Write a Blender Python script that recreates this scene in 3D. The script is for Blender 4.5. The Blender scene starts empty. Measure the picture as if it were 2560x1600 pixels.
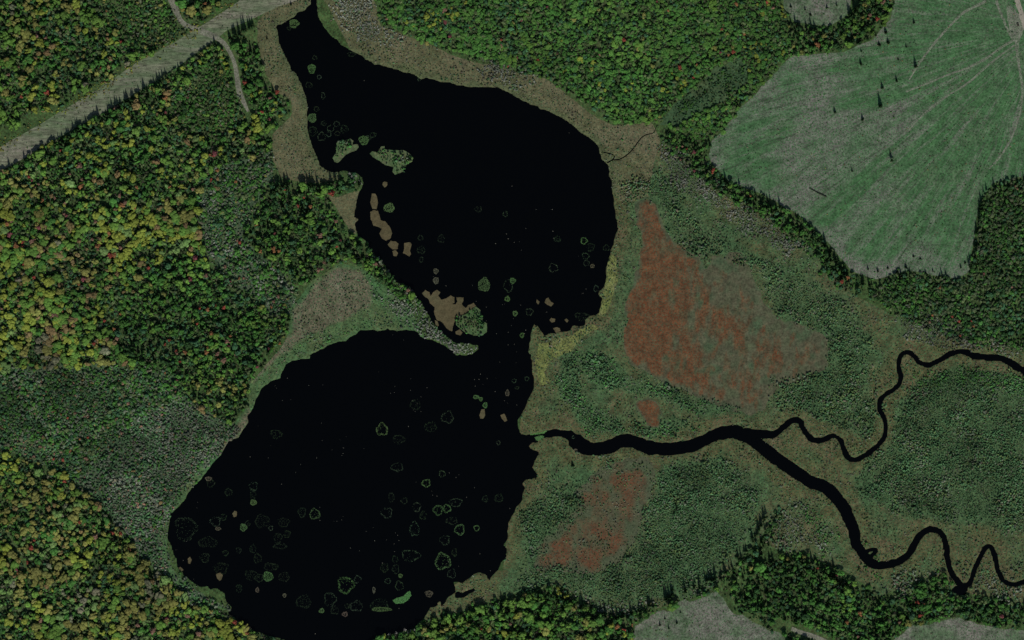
import bpy, bmesh, math, random
import numpy as np
from mathutils import Vector

# ------------------------------------------------------------------ camera, sky, sun, exposure
scene = bpy.context.scene
COL = scene.collection
M_PX = 0.5                                    # metres per photograph pixel (2560 x 1600)
CAM_H = 5000.0
cam_d = bpy.data.cameras.new('camera'); cam = bpy.data.objects.new('camera', cam_d); COL.objects.link(cam)
cam.location = (0, 0, CAM_H)
cam_d.sensor_width = 36.0; cam_d.lens = 36.0 * CAM_H / 1280.0
cam_d.clip_start = 10.0; cam_d.clip_end = 20000.0
scene.camera = cam
SUN_EL = math.radians(41.0); SUN_AZ = math.radians(10.0)      # azimuth measured from south towards east
world = bpy.data.worlds.new('World'); scene.world = world; world.use_nodes = True
wn = world.node_tree
sky = wn.nodes.new('ShaderNodeTexSky'); sky.sky_type = 'NISHITA'; sky.sun_disc = False
sky.sun_elevation = SUN_EL; sky.sun_rotation = math.pi - SUN_AZ
wn.nodes['Background'].inputs['Strength'].default_value = 0.065
wn.links.new(sky.outputs[0], wn.nodes['Background'].inputs['Color'])
sun_d = bpy.data.lights.new('sun', 'SUN'); sun_d.energy = 3.6; sun_d.angle = math.radians(0.5)
sun_d.color = (1.0, 0.96, 0.89)
sun = bpy.data.objects.new('sun', sun_d); COL.objects.link(sun)
sdir = Vector((math.sin(SUN_AZ) * math.cos(SUN_EL), -math.cos(SUN_AZ) * math.cos(SUN_EL), math.sin(SUN_EL)))
sun.rotation_euler = sdir.to_track_quat('Z', 'Y').to_euler(); sun.location = (0, 0, 300)
vs = scene.view_settings
vs.view_transform = 'Standard'; vs.look = 'None'; vs.gamma = 1.0; vs.exposure = 0.36
vs.use_curve_mapping = False

rng = np.random.default_rng(7); random.seed(7)

# ------------------------------------------------------------------ coordinates
TS = 2419.0 / 640.0
def Z(c, r, pts):       # points read off an enlarged tile (640 x 400 photo pixels) of the photograph
    return [(640 * c + x / TS, 400 * r + y / TS) for x, y in pts]
FS = 2560.0 / 2419.0
def F(pts):             # points read off the whole photograph at 2419 px width
    return [(x * FS, y * FS) for x, y in pts]
def WP(pts):            # photograph pixels to metres on the ground
    return np.array([((x - 1280.0) * M_PX, (800.0 - y) * M_PX) for x, y in pts])

GS = 2.0; MARG = 90.0
XS = np.arange(-640 - MARG, 640 + MARG + 0.1, GS); YS = np.arange(-400 - MARG, 400 + MARG + 0.1, GS)
NX, NY = len(XS), len(YS)
GX, GY = np.meshgrid(XS, YS)

def hash2(ix, iy, seed):
    h = (ix.astype(np.int64) * 374761393 + iy.astype(np.int64) * 668265263 + seed * 1442695041) & 0xffffffff
    h = ((h ^ (h >> 13)) * 1274126177) & 0xffffffff
    return ((h ^ (h >> 16)) & 0xffff) / 65535.0
def vnoise(x, y, seed=0):
    ix = np.floor(x); iy = np.floor(y); fx = x - ix; fy = y - iy
    fx = fx * fx * (3 - 2 * fx); fy = fy * fy * (3 - 2 * fy)
    a = hash2(ix, iy, seed); b = hash2(ix + 1, iy, seed); c = hash2(ix, iy + 1, seed); d = hash2(ix + 1, iy + 1, seed)
    return (a * (1 - fx) + b * fx) * (1 - fy) + (c * (1 - fx) + d * fx) * fy
def fbm(x, y, seed=0, oct=3):
    s = 0; a = 1; t = 0
    for o in range(oct):
        s = s + a * vnoise(x * 2 ** o, y * 2 ** o, seed + o * 17); t += a; a *= 0.5
    return s / t - 0.5

def sdf_poly(poly, px, py, pad=45.0):
    """signed distance, positive inside, of points to a polygon (metres)"""
    P = np.asarray(poly); out = np.full(px.shape, -pad)
    x0, y0 = P.min(0) - pad; x1, y1 = P.max(0) + pad
    m = (px > x0) & (px < x1) & (py > y0) & (py < y1)
    X = px[m]; Y = py[m]
    d2 = np.full(X.shape, 1e12); ins = np.zeros(X.shape, bool)
    A = P; B = np.roll(P, -1, 0)
    for (ax, ay), (bx, by) in zip(A, B):
        ex, ey = bx - ax, by - ay; L = ex * ex + ey * ey + 1e-9
        t = np.clip(((X - ax) * ex + (Y - ay) * ey) / L, 0, 1)
        dx = X - ax - t * ex; dy = Y - ay - t * ey
        np.minimum(d2, dx * dx + dy * dy, out=d2)
        if ay != by:
            c = ((ay > Y) != (by > Y)) & (X < (bx - ax) * (Y - ay) / (by - ay) + ax)
            ins ^= c
    d = np.sqrt(d2); out[m] = np.clip(np.where(ins, d, -d), -pad, 400)
    return out
def sdf_line(pts, widths, px, py, pad=20.0):
    P = np.asarray(pts); out = np.full(px.shape, -pad)
    for i in range(len(P) - 1):
        ax, ay = P[i]; bx, by = P[i + 1]; w0, w1 = widths[i], widths[i + 1]
        m = (px > min(ax, bx) - pad) & (px < max(ax, bx) + pad) & (py > min(ay, by) - pad) & (py < max(ay, by) + pad)
        X = px[m]; Y = py[m]; ex, ey = bx - ax, by - ay; L = ex * ex + ey * ey + 1e-9
        t = np.clip(((X - ax) * ex + (Y - ay) * ey) / L, 0, 1)
        d = np.hypot(X - ax - t * ex, Y - ay - t * ey)
        out[m] = np.maximum(out[m], (w0 + (w1 - w0) * t) * 0.5 - d)
    return out
def smooth(pts, it=2):
    P = np.asarray(pts, float)
    for _ in range(it):
        q = 0.75 * P[:-1] + 0.25 * P[1:]; r = 0.25 * P[:-1] + 0.75 * P[1:]
        P = np.vstack([P[:1], np.stack([q, r], 1).reshape(-1, 2), P[-1:]])
    return P

# zones are read at the frame's border for the strip beyond it, so the place goes on outside the picture
CX = np.clip(GX, -639.5, 639.5); CY = np.clip(GY, -399.5, 399.5)
WX = CX + 4.0 * fbm(GX / 14, GY / 14, 3); WY = CY + 4.0 * fbm(GX / 14, GY / 14, 9)      # ragged natural edges

# ------------------------------------------------------------------ water outline
shore = (Z(1,0,[(570,-60),(570,60),(580,130),(610,200),(650,260),(710,340),(770,385),(800,425),(880,470),(940,500),(1000,530),(1040,570),(1090,585),(1120,610),(1160,605),(1210,625),(1290,650),(1350,665),(1410,690),(1470,690),(1510,715),(1560,750),(1610,735),(1700,755),(1760,770),(1850,785),(1900,805),(1940,805),(2030,825),(2180,820),(2290,830),(2340,850),(2419,895)])
 + Z(2,0,[(70,925),(150,975),(250,1010),(265,1030),(320,1040),(380,1075),(430,1090),(500,1130),(560,1180),(640,1240),(740,1310),(790,1350),(820,1390),(835,1450),(840,1505)])
 + Z(2,1,[(870,20),(905,40),(910,70),(920,130),(940,200),(950,300),(965,380),(970,450),(980,540),(1000,590),(995,670),(975,720),(965,800),(935,850),(925,920),(895,1010),(890,1110),(870,1200),(825,1240),(815,1280),(850,1300),(835,1390),(825,1440),(790,1470),(740,1465),(700,1510)])
 + Z(2,2,[(690,45),(630,70),(600,55),(570,60),(550,105),(470,110),(420,120),(350,130),(320,155),(290,130),(270,100),(245,60),(210,40),(190,80),(180,140),(170,230),(150,295),(180,330),(190,400),(190,480),(205,560),(210,640),(190,690),(145,750),(130,820),(80,910),(45,945),(60,1020),(90,1080),(130,1085),(180,1075),(300,1050),(340,1040),(420,1030),(480,1045),(560,1040),(600,1075),(650,1085),(690,1120),(740,1150),(800,1160),(880,1145),(940,1120),(990,1090),(1060,1085),(1110,1075),(1170,1100),(1240,1115),(1320,1140),(1420,1160),(1530,1160),(1640,1140),(1740,1110),(1830,1070),(1900,1030),(1970,1000),(2070,990),(2180,1000),
   (2190,1120),(2110,1125),(2080,1120),(1980,1130),(1900,1155),(1800,1205),(1720,1245),(1600,1270),(1500,1280),(1400,1280),(1290,1270),(1200,1240),(1130,1205),(1060,1205),(1010,1220),(960,1260),(880,1270),(780,1280),(680,1280),(640,1260),(590,1230),(545,1190),(530,1140),(480,1105),(370,1105),(290,1115),(250,1140),(240,1160),(190,1160),(160,1190),(180,1215),(250,1240),(260,1270),(210,1330),(190,1390),(230,1440),(235,1495),(190,1500),(130,1512)])
 + Z(2,3,[(100,30),(120,90),(105,130),(100,190),(60,240),(20,300),(0,345)])
 + Z(1,3,[(2390,400),(2375,500),(2370,560),(2335,620),(2365,650),(2360,730),(2310,790),(2290,850),(2230,900),(2200,960),(2180,900),(2120,880),(2050,890),(2030,920),(1950,970),(1900,960),(1860,960),(1880,1010),(1880,1070),(1820,1110),(1790,1150),(1750,1200),(1745,1150),(1700,1160),(1720,1180),(1700,1190),(1640,1210),(1620,1250),(1590,1310),(1540,1345),(1500,1400),(1400,1430),(1250,1460),(1140,1490),(1060,1520),(1000,1600),(430,1600),(300,1520),(200,1490),(100,1465),(0,1430)])
 + Z(0,3,[(2330,1380),(2240,1320),(2160,1260),(2195,1205),(2140,1140),(2120,1070),(2060,1025),(1995,1030),(1960,995),(1900,1010),(1830,970),(1770,920),(1730,870),(1675,815),(1675,750),(1640,680),(1620,610),(1585,550),(1585,500),(1605,400),(1610,320),(1690,250),(1740,200),(1770,140),(1820,70),(1890,0)])
 + Z(0,2,[(1960,1420),(2030,1330),(2090,1270),(2130,1200),(2160,1145),(2250,1110),(2290,1050),(2340,970),(2345,900),(2390,830)])
 + Z(1,2,[(0,745),(25,700),(50,640),(110,600),(170,565),(225,550),(245,490),(280,430),(350,380),(430,370),(505,365),(510,330),(540,310),(640,270),(680,235),(750,210),(850,195),(880,165),(950,130),(980,95),(1110,90),(1140,105),(1215,90),(1240,75),(1270,95),(1330,100),(1430,95),(1500,105),(1540,130),(1560,160),(1620,180),(1700,205),(1750,235),(1800,260),(1860,290),(1890,335),(1960,330),(2040,330),(2095,280),(2105,240),(2060,235),(2010,215),(1960,210),(1900,215),(1850,200),(1800,150),(1740,100),(1690,50),(1660,0)])
 + Z(1,1,[(1600,1420),(1560,1340),(1500,1270),(1440,1200),(1330,1150),(1290,1090),(1230,1020),(1190,940),(1110,890),(1070,835),(1060,780),(960,710),(940,640),(935,590),(975,560),(925,540),(930,490),(945,440),(950,380),(965,330),(985,290),(1015,240),(1000,160),(950,120),(830,100),(800,112),(740,115),(690,108),(650,85),(610,50),(590,0)])
 + Z(1,0,[(545,1420),(520,1350),(495,1260),(480,1180),(480,1090),(490,1010),(475,940),(450,860),(420,790),(370,690),(330,650),(310,590),(275,530),(240,460),(215,400),(205,310),(195,240),(260,215),(290,195),(345,165),(400,115),(465,100),(480,70),(520,40),(505,-60)]))
RX = GX + 0.0; RY = GY + 0.0
JX = GX + 2.6 * fbm(GX / 6, GY / 6, 31, 2); JY = GY + 2.6 * fbm(GX / 6, GY / 6, 37, 2)
lake = sdf_poly(WP(shore), JX, JY)
north_branch = smooth(WP(Z(2,2,[(2120,1062),(2250,1066),(2419,1085)]) + Z(3,2,[(60,1080),(130,1030),(200,960),(260,935),(310,960),(330,1030),(370,1090),(430,1140),(520,1140),(590,1095),(640,1095),(690,1140),(715,1220),(750,1300),(820,1330),(880,1305),(970,1240),(1060,1165),(1105,1110),(1115,1010),(1095,920),(1060,860),(1040,810),(1055,750),(1130,690),(1210,650),(1265,550),(1240,470),(1230,390),(1260,320),(1320,295),(1380,330),(1410,390),(1490,430),(1580,410),(1680,345),(1760,300),(1870,300),(1960,345),(2080,350),(2180,355),(2280,395),(2380,460),(2500,520),(2900,700)])))
south_branch = smooth(WP(Z(2,2,[(2120,1062),(2230,1105),(2300,1150),(2419,1250)]) + Z(3,2,[(100,1325),(200,1395),(350,1490)]) + Z(3,3,[(400,20),(500,45),(600,110),(680,200),(740,300),(780,400),(820,500),(820,580),(870,660),(920,730),(980,790),(1060,810),(1170,795),(1260,760),(1330,700),(1380,620),(1410,550),(1470,490),(1550,460),(1620,480),(1670,550),(1685,650),(1700,780),(1740,890),(1800,970),(1850,1010),(1920,970),(1940,880),(1970,800),(2010,720),(2050,640),(2090,620),(2130,660),(2150,750),(2170,850),(2200,920),(2270,980),(2330,990),(2390,970),(2500,940),(2900,1000)])))
def lw(n, stops):
    t = np.linspace(0, 1, n); return np.interp(t, [s[0] for s in stops], [s[1] for s in stops]) * M_PX / TS
stream = np.maximum(sdf_line(north_branch, lw(len(north_branch), [(0, 110), (0.04, 78), (0.09, 58), (0.3, 46), (0.75, 46), (1, 75)]), JX, JY),
                    sdf_line(south_branch, lw(len(south_branch), [(0, 120), (0.1, 120), (0.22, 118), (0.33, 95), (0.42, 70), (0.55, 58), (0.75, 46), (1, 42)]), JX, JY))
hook = smooth(WP(Z(3,3,[(900,690),(960,665),(1015,655),(1020,690),(985,705),(970,740)])))
stream = np.maximum(stream, sdf_line(hook, [5.0] * len(hook), JX, JY))
stream = np.maximum(stream, sdf_poly(WP(Z(3,3,[(1760,1000),(1830,990),(1890,1030),(1860,1090),(1790,1080),(1740,1040)])), JX, JY, 20))
pond = sdf_line(smooth(WP(Z(1,3,[(1905,1085),(1960,1095),(2000,1060),(2055,1045)]))), [6, 8, 7, 6, 6, 6, 6, 6, 6, 5, 5, 5, 5, 5, 5, 5], JX, JY)
lake = np.maximum(lake, pond)
water = np.maximum(lake, stream)
DL = -water                                             # distance inland
land = np.clip(DL, 0, None); deep = np.clip(water, 0, None)
H = 0.32 * (1 - np.exp(-land / 1.4)) + 0.014 * np.clip(land - 20, 0, 45) + 0.22 * fbm(GX / 9, GY / 9, 41) * np.clip(land / 8, 0, 1) \
    + 2.0 * fbm(GX / 120, GY / 120, 43) * np.clip(land / 40, 0, 1) - 0.7 * (1 - np.exp(-deep / 1.5)) - 0.03 * deep

# ------------------------------------------------------------------ helpers for objects
def tag(o, label, cat=None, group=None, kind=None):
    o['label'] = label
    if cat: o['category'] = cat
    if group: o['group'] = group
    if kind: o['kind'] = kind
    return o
def mesh_np(name, V, T, mat, attrs=None, smooth_shade=False):
    me = bpy.data.meshes.new(name)
    V = np.ascontiguousarray(V, np.float32); T = np.ascontiguousarray(T, np.int32)
    me.vertices.add(len(V)); me.vertices.foreach_set('co', V.ravel())
    me.loops.add(T.size); me.loops.foreach_set('vertex_index', T.ravel())
    me.polygons.add(len(T)); me.polygons.foreach_set('loop_start', np.arange(0, T.size, T.shape[1], dtype=np.int32))
    me.polygons.foreach_set('loop_total', np.full(len(T), T.shape[1], np.int32))
    if smooth_shade: me.polygons.foreach_set('use_smooth', np.ones(len(T), bool))
    if attrs:
        for k, a in attrs.items():
            at = me.attributes.new(k, 'FLOAT', 'POINT'); at.data.foreach_set('value', np.ascontiguousarray(a, np.float32))
    me.update(); me.validate()
    if mat: me.materials.append(mat)
    return me
def link(name, me, parent=None):
    o = bpy.data.objects.new(name, me); COL.objects.link(o)
    if parent: o.parent = parent
    return o
IDX = np.arange(NX * NY).reshape(NY, NX)
TRI = np.concatenate([np.stack([IDX[:-1, :-1], IDX[:-1, 1:], IDX[1:, 1:]], -1).reshape(-1, 3),
                      np.stack([IDX[:-1, :-1], IDX[1:, 1:], IDX[1:, :-1]], -1).reshape(-1, 3)])
def region(name, field, zoff, mat, pat=None, zflat=None, flow=None):
    """the part of the ground grid where field > 0, cut cleanly along field = 0"""
    s = field.ravel(); Zc = (H.ravel() + zoff) if zflat is None else np.full(s.size, zflat)
    fl = flow if flow is not None else (np.zeros_like(GX), np.zeros_like(GX))
    P = np.stack([GX.ravel(), GY.ravel(), Zc, (pat if pat is not None else np.zeros_like(GX)).ravel(), fl[0].ravel(), fl[1].ravel()], -1)
    inn = s[TRI] > 0; n = inn.sum(1)
    full = TRI[n == 3]
    used, inv = np.unique(full, return_inverse=True)
    V = [P[used]]; T = [inv.reshape(-1, 3)]; base = len(used)
    def cut(a, b):
        t = (s[a] / (s[a] - s[b]))[:, None]; return P[a] + (P[b] - P[a]) * t
    m = n == 1; t = TRI[m]; k = inn[m].argmax(1); r = np.arange(len(t))
    a, b, c = t[r, k], t[r, (k + 1) % 3], t[r, (k + 2) % 3]
    if len(t):
        V += [np.stack([P[a], cut(a, b), cut(a, c)], 1).reshape(-1, 6)]
        T += [np.arange(len(t) * 3).reshape(-1, 3) + base]; base += len(t) * 3
    m = n == 2; t = TRI[m]; k = (~inn[m]).argmax(1); r = np.arange(len(t))
    a, b, c = t[r, k], t[r, (k + 1) % 3], t[r, (k + 2) % 3]
    if len(t):
        V += [np.stack([P[b], P[c], cut(c, a), cut(b, a)], 1).reshape(-1, 6)]
        q = np.arange(len(t) * 4).reshape(-1, 4) + base
        T += [q[:, [0, 1, 2]], q[:, [0, 2, 3]]]
    V = np.vstack(V); T = np.vstack(T)
    return link(name, mesh_np(name, V[:, :3], T, mat, {'pat': V[:, 3], 'flow_u': V[:, 4], 'flow_v': V[:, 5]} if flow is not None else {'pat': V[:, 3]}))

# ------------------------------------------------------------------ materials
def new_mat(name):
    m = bpy.data.materials.new(name); m.use_nodes = True
    nt = m.node_tree; b = nt.nodes['Principled BSDF']
    b.inputs['Roughness'].default_value = 0.9; b.inputs['Specular IOR Level'].default_value = 0.12
    return m, nt, b
def node(nt, t, **kw):
    n = nt.nodes.new(t)
    for k, v in kw.items():
        if k in n.inputs: n.inputs[k].default_value = v
        else: setattr(n, k, v)
    return n
def ramp(nt, stops):
    r = nt.nodes.new('ShaderNodeValToRGB'); e = r.color_ramp.elements
    while len(e) > 1: e.remove(e[0])
    for i, (p, c) in enumerate(stops):
        x = e[0] if i == 0 else e.new(p)
        x.position = p; x.color = (*c, 1)
    return r
def mixc(nt, fac, a, b, blend='MIX'):
    m = nt.nodes.new('ShaderNodeMix'); m.data_type = 'RGBA'; m.blend_type = blend
    for v, i in ((fac, 0), (a, 6), (b, 7)):
        if isinstance(v, (int, float)): m.inputs[i].default_value = v
        elif isinstance(v, tuple): m.inputs[i].default_value = (*v, 1)
        else: nt.links.new(v, m.inputs[i])
    return m.outputs[2]
def ground_mat(name, broad, fine=0.55, speck=None, pat=None, s1=0.018, s2=0.32, stretch=None, seed=0.0, bump=0.5, flow=None):
    """broad: colours of the large patches; fine: strength of the tuft-sized mottling; speck: (colour, amount) of small
    plants of another colour; pat: (colours) mixed in by the mesh's own pattern of plants; stretch: (angle, ratio) rows"""
    m, nt, b = new_mat(name); L = nt.links.new
    g = node(nt, 'ShaderNodeNewGeometry')
    mp = node(nt, 'ShaderNodeMapping'); mp.inputs['Location'].default_value = (seed * 37.1, seed * 11.7, seed)
    if stretch:
        mp.inputs['Rotation'].default_value = (0, 0, -stretch[0]); mp.inputs['Scale'].default_value = (1.0 / stretch[1], 1, 1)
    L(g.outputs['Position'], mp.inputs['Vector'])
    n1 = node(nt, 'ShaderNodeTexNoise', Scale=s1, Detail=5.0, Roughness=0.62); L(mp.outputs[0], n1.inputs['Vector'])
    n2 = node(nt, 'ShaderNodeTexNoise', Scale=s2, Detail=3.0, Roughness=0.7); L(mp.outputs[0], n2.inputs['Vector'])
    n = len(broad); r1 = ramp(nt, [(0.32 + 0.36 * i / max(1, n - 1), c) for i, c in enumerate(broad)])
    L(n1.outputs['Fac'], r1.inputs['Fac']); c = r1.outputs['Color']
    if pat:
        at = node(nt, 'ShaderNodeAttribute', attribute_name='pat')
        r3 = ramp(nt, [(p, (q,) * 3) for p, q in pat[1]]); L(at.outputs['Fac'], r3.inputs['Fac'])
        n4 = node(nt, 'ShaderNodeTexNoise', Scale=s1 * 2.3, Detail=4.0); L(mp.outputs[0], n4.inputs['Vector'])
        r4 = ramp(nt, [(0.35 + 0.3 * i / max(1, len(pat[0]) - 1), q) for i, q in enumerate(pat[0])]); L(n4.outputs['Fac'], r4.inputs['Fac'])
        c = mixc(nt, r3.outputs['Color'], c, r4.outputs['Color'])
    if flow:      # rows that follow the fan of the skid trails
        au = node(nt, 'ShaderNodeAttribute', attribute_name='flow_u'); av = node(nt, 'ShaderNodeAttribute', attribute_name='flow_v')
        cv = node(nt, 'ShaderNodeCombineXYZ'); L(au.outputs['Fac'], cv.inputs[0]); L(av.outputs['Fac'], cv.inputs[1])
        for cscale, wv, lo, hi, fcol in flow:
            ms = node(nt, 'ShaderNodeMapping'); ms.inputs['Scale'].default_value = (cscale[0], cscale[1], 1); L(cv.outputs[0], ms.inputs['Vector'])
            nf = node(nt, 'ShaderNodeTexNoise', Scale=1.0, Detail=4.0, Roughness=0.65, Distortion=0.4); L(ms.outputs[0], nf.inputs['Vector'])
            rf = ramp(nt, [(lo, (0, 0, 0)), (hi, (wv,) * 3)]); L(nf.outputs['Fac'], rf.inputs['Fac'])
            c = mixc(nt, rf.outputs['Color'], c, fcol)
    if speck:
        n3 = node(nt, 'ShaderNodeTexNoise', Scale=s2 * 1.7, Detail=2.0); L(g.outputs['Position'], n3.inputs['Vector'])
        r2 = ramp(nt, [(0.60 - 0.16 * speck[1], (0, 0, 0)), (0.70 - 0.12 * speck[1], (1, 1, 1))]); L(n3.outputs['Fac'], r2.inputs['Fac'])
        c = mixc(nt, r2.outputs['Color'], c, speck[0])
    rv = ramp(nt, [(0.32, (1 - fine,) * 3), (0.5, (1.0,) * 3), (0.68, (1 + fine * 0.75,) * 3)]); L(n2.outputs['Fac'], rv.inputs['Fac'])
    c = mixc(nt, 1.0, c, rv.outputs['Color'], 'MULTIPLY')
    n6 = node(nt, 'ShaderNodeTexNoise', Scale=s2 * .26, Detail=3.0, Roughness=.6); L(g.outputs['Position'], n6.inputs['Vector'])
    r6 = ramp(nt, [(0.34, (1 - fine * .55,) * 3), (0.5, (1.0,) * 3), (0.66, (1 + fine * .45,) * 3)]); L(n6.outputs['Fac'], r6.inputs['Fac'])
    c = mixc(nt, 1.0, c, r6.outputs['Color'], 'MULTIPLY')
    L(c, b.inputs['Base Color'])
    bp = node(nt, 'ShaderNodeBump', Strength=bump, Distance=0.6); L(n2.outputs['Fac'], bp.inputs['Height']); L(bp.outputs[0], b.inputs['Normal'])
    return m
def leaf_mat(name, var=0.5, transl=0.25):
    m, nt, b = new_mat(name); L = nt.links.new
    at = node(nt, 'ShaderNodeAttribute', attribute_type='INSTANCER', attribute_name='tint')
    g = node(nt, 'ShaderNodeNewGeometry')
    mr = node(nt, 'ShaderNodeMapRange'); mr.inputs['To Min'].default_value = 1 - var; mr.inputs['To Max'].default_value = 1 + var
    L(g.outputs['Random Per Island'], mr.inputs['Value'])
    cm = node(nt, 'ShaderNodeCombineColor'); 
    for i in range(3): L(mr.outputs[0], cm.inputs[i])
    c = mixc(nt, 1.0, at.outputs['Color'], cm.outputs[0], 'MULTIPLY')
    L(c, b.inputs['Base Color']); b.inputs['Roughness'].default_value = 0.75
    tr = node(nt, 'ShaderNodeBsdfTranslucent'); L(c, tr.inputs['Color'])
    mx = node(nt, 'ShaderNodeMixShader', Fac=transl); L(b.outputs[0], mx.inputs[1]); L(tr.outputs[0], mx.inputs[2])
    L(mx.outputs[0], nt.nodes['Material Output'].inputs['Surface'])
    return m
def plain_mat(name, c, var=0.3, scale=1.0, rough=0.85):
    m, nt, b = new_mat(name); L = nt.links.new
    g = node(nt, 'ShaderNodeNewGeometry'); n = node(nt, 'ShaderNodeTexNoise', Scale=scale, Detail=4.0); L(g.outputs['Position'], n.inputs['Vector'])
    r = ramp(nt, [(0.3, tuple(v * (1 - var) for v in c)), (0.7, tuple(v * (1 + var) for v in c))]); L(n.outputs['Fac'], r.inputs['Fac'])
    L(r.outputs['Color'], b.inputs['Base Color']); b.inputs['Roughness'].default_value = rough
    return m
M = {}
M['floor'] = ground_mat('forest_floor', [(.025, .045, .014), (.036, .058, .018), (.05, .065, .024)], 0.6, ((.035, .08, .024), 0.7), seed=1)
M['sedge'] = ground_mat('dry_sedge', [(.062, .066, .029), (.085, .08, .04), (.102, .09, .053)], 0.5, ((.055, .078, .04), 0.5), seed=2, s1=.022, s2=0.42,
                        pat=([(.055, .07, .03), (.066, .072, .032)], [(0.3, 0), (0.75, 0.9)]))
M['meadow'] = ground_mat('meadow_sedge', [(.036, .092, .032), (.05, .092, .034), (.07, .088, .036)], 0.5, ((.036, .085, .036), 0.5), seed=3, s2=0.4,
                        pat=([(.105, .088, .058), (.09, .08, .05), (.112, .098, .068)], [(0.35, 0), (0.7, 0.95)]))
M['sedge_green'] = ground_mat('islet_sedge', [(.045, .09, .032), (.065, .088, .038), (.085, .082, .046)], 0.4, ((.04, .088, .036), 0.5), seed=3.5, s1=.05, s2=0.45)
M['sedge_gold'] = ground_mat('bog_sedge', [(.038, .074, .03), (.046, .078, .032), (.058, .074, .034)], 0.55, ((.036, .084, .034), 0.6), seed=4, s2=0.36,
                        pat=([(.074, .064, .027), (.064, .062, .026), (.086, .066, .034)], [(0.30, 0), (0.85, 0.95)]))
M['yellow'] = ground_mat('yellow_sedge', [(.085, .11, .03), (.125, .14, .042), (.10, .105, .045)], 0.5, ((.055, .075, .03), 0.6), s1=.05, seed=4.2, s2=0.36)
M['gap'] = ground_mat('brushy_gap', [(.026, .055, .024), (.034, .062, .026), (.05, .066, .028)], 0.5, ((.03, .07, .03), 0.5), seed=4.5, s2=0.4)
M['shrubfloor'] = ground_mat('shrub_swamp_floor', [(.03, .055, .026), (.045, .07, .036), (.06, .075, .045)], 0.55, ((.028, .068, .03), 0.5), seed=5)
M['moss'] = ground_mat('red_moss', [(.108, .036, .013), (.082, .037, .017), (.10, .035, .014), (.066, .046, .023)], 0.45, ((.052, .06, .032), 0.6), s1=0.02, s2=0.38, seed=6,
                       pat=([(.036, .072, .036), (.062, .066, .04), (.048, .068, .036)], [(0.38, 0.08), (0.64, 0.88)]), bump=0.3)
M['moss_brown'] = ground_mat('brown_moss', [(.076, .044, .022), (.088, .040, .02), (.062, .054, .03)], 0.34, ((.05, .062, .034), 0.5), s1=0.022, s2=0.38, seed=7,
                       pat=([(.044, .07, .036), (.058, .066, .038)], [(0.45, 0), (0.7, 0.85)]), bump=0.3)
M['clear'] = ground_mat('regrowing_clearing', [(.108, .104, .09), (.082, .102, .07), (.058, .098, .052)], 0.5, ((.036, .10, .036), 0.6), s1=0.016, s2=0.36, seed=8,
                       pat=([(.036, .10, .034), (.028, .08, .028), (.05, .096, .042)], [(0.40, 0), (0.60, 0.88)]), flow=[((.11, .012), .5, .50, .64, (.135, .13, .112)), ((.30, .03), .42, .54, .66, (.14, .136, .115)), ((.22, .010), .8, .57, .63, (.036, .05, .03))])
M['clear_grey'] = ground_mat('slash_clearing', [(.128, .12, .102), (.108, .11, .088), (.062, .092, .05), (.10, .105, .082)], 0.55, ((.045, .088, .04), 0.6), s1=0.025, s2=0.4, seed=9)
M['strip'] = ground_mat('mown_strip', [(.145, .135, .105), (.115, .122, .082), (.075, .105, .055), (.12, .122, .088)], 0.5, ((.062, .085, .042), 0.35), s1=0.05, s2=0.5, seed=10, stretch=(math.radians(32), 6.0))
M['track'] = ground_mat('dirt_track', [(.12, .122, .092), (.145, .14, .11)], 0.4, ((.07, .095, .05), .4), s2=0.5, seed=11)
M['road'] = ground_mat('gravel_road', [(.19, .175, .14), (.225, .205, .165)], 0.25, None, s2=0.8, seed=12)
M['skid'] = ground_mat('skid_trail', [(.115, .122, .092), (.138, .14, .11)], 0.45, ((.055, .10, .048), 0.75), s2=0.45, seed=13)
M['mat'] = ground_mat('floating_mat', [(.056, .05, .024), (.068, .056, .028), (.064, .06, .03)], 0.3, None, s1=0.06, s2=0.6, seed=14, bump=0.3)
m, nt, b = new_mat('dark_water'); M['water'] = m
b.inputs['Base Color'].default_value = (.0006, .0008, .0008, 1); b.inputs['Roughness'].default_value = 0.06
b.inputs['IOR'].default_value = 1.33; b.inputs['Specular IOR Level'].default_value = 0.22
g = node(nt, 'ShaderNodeNewGeometry'); n = node(nt, 'ShaderNodeTexNoise', Scale=0.9, Detail=3.0); nt.links.new(g.outputs['Position'], n.inputs['Vector'])
bp = node(nt, 'ShaderNodeBump', Strength=0.15, Distance=0.02); nt.links.new(n.outputs['Fac'], bp.inputs['Height']); nt.links.new(bp.outputs[0], b.inputs['Normal'])
M['leaf'] = leaf_mat('broad_leaves', 0.35); M['needle'] = leaf_mat('needles', 0.3, 0.1); M['shrubleaf'] = leaf_mat('shrub_leaves', 0.4)
M['pad'] = leaf_mat('water_leaves', 0.45, 0.1)
M['bark'] = plain_mat('bark', (.11, .095, .075), 0.35, 3.0); M['deadwood'] = plain_mat('bleached_dead_wood', (.33, .32, .29), 0.25, 2.0)
M['darkwood'] = plain_mat('dark_log', (.03, .035, .022), 0.4, 2.0)

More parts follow.
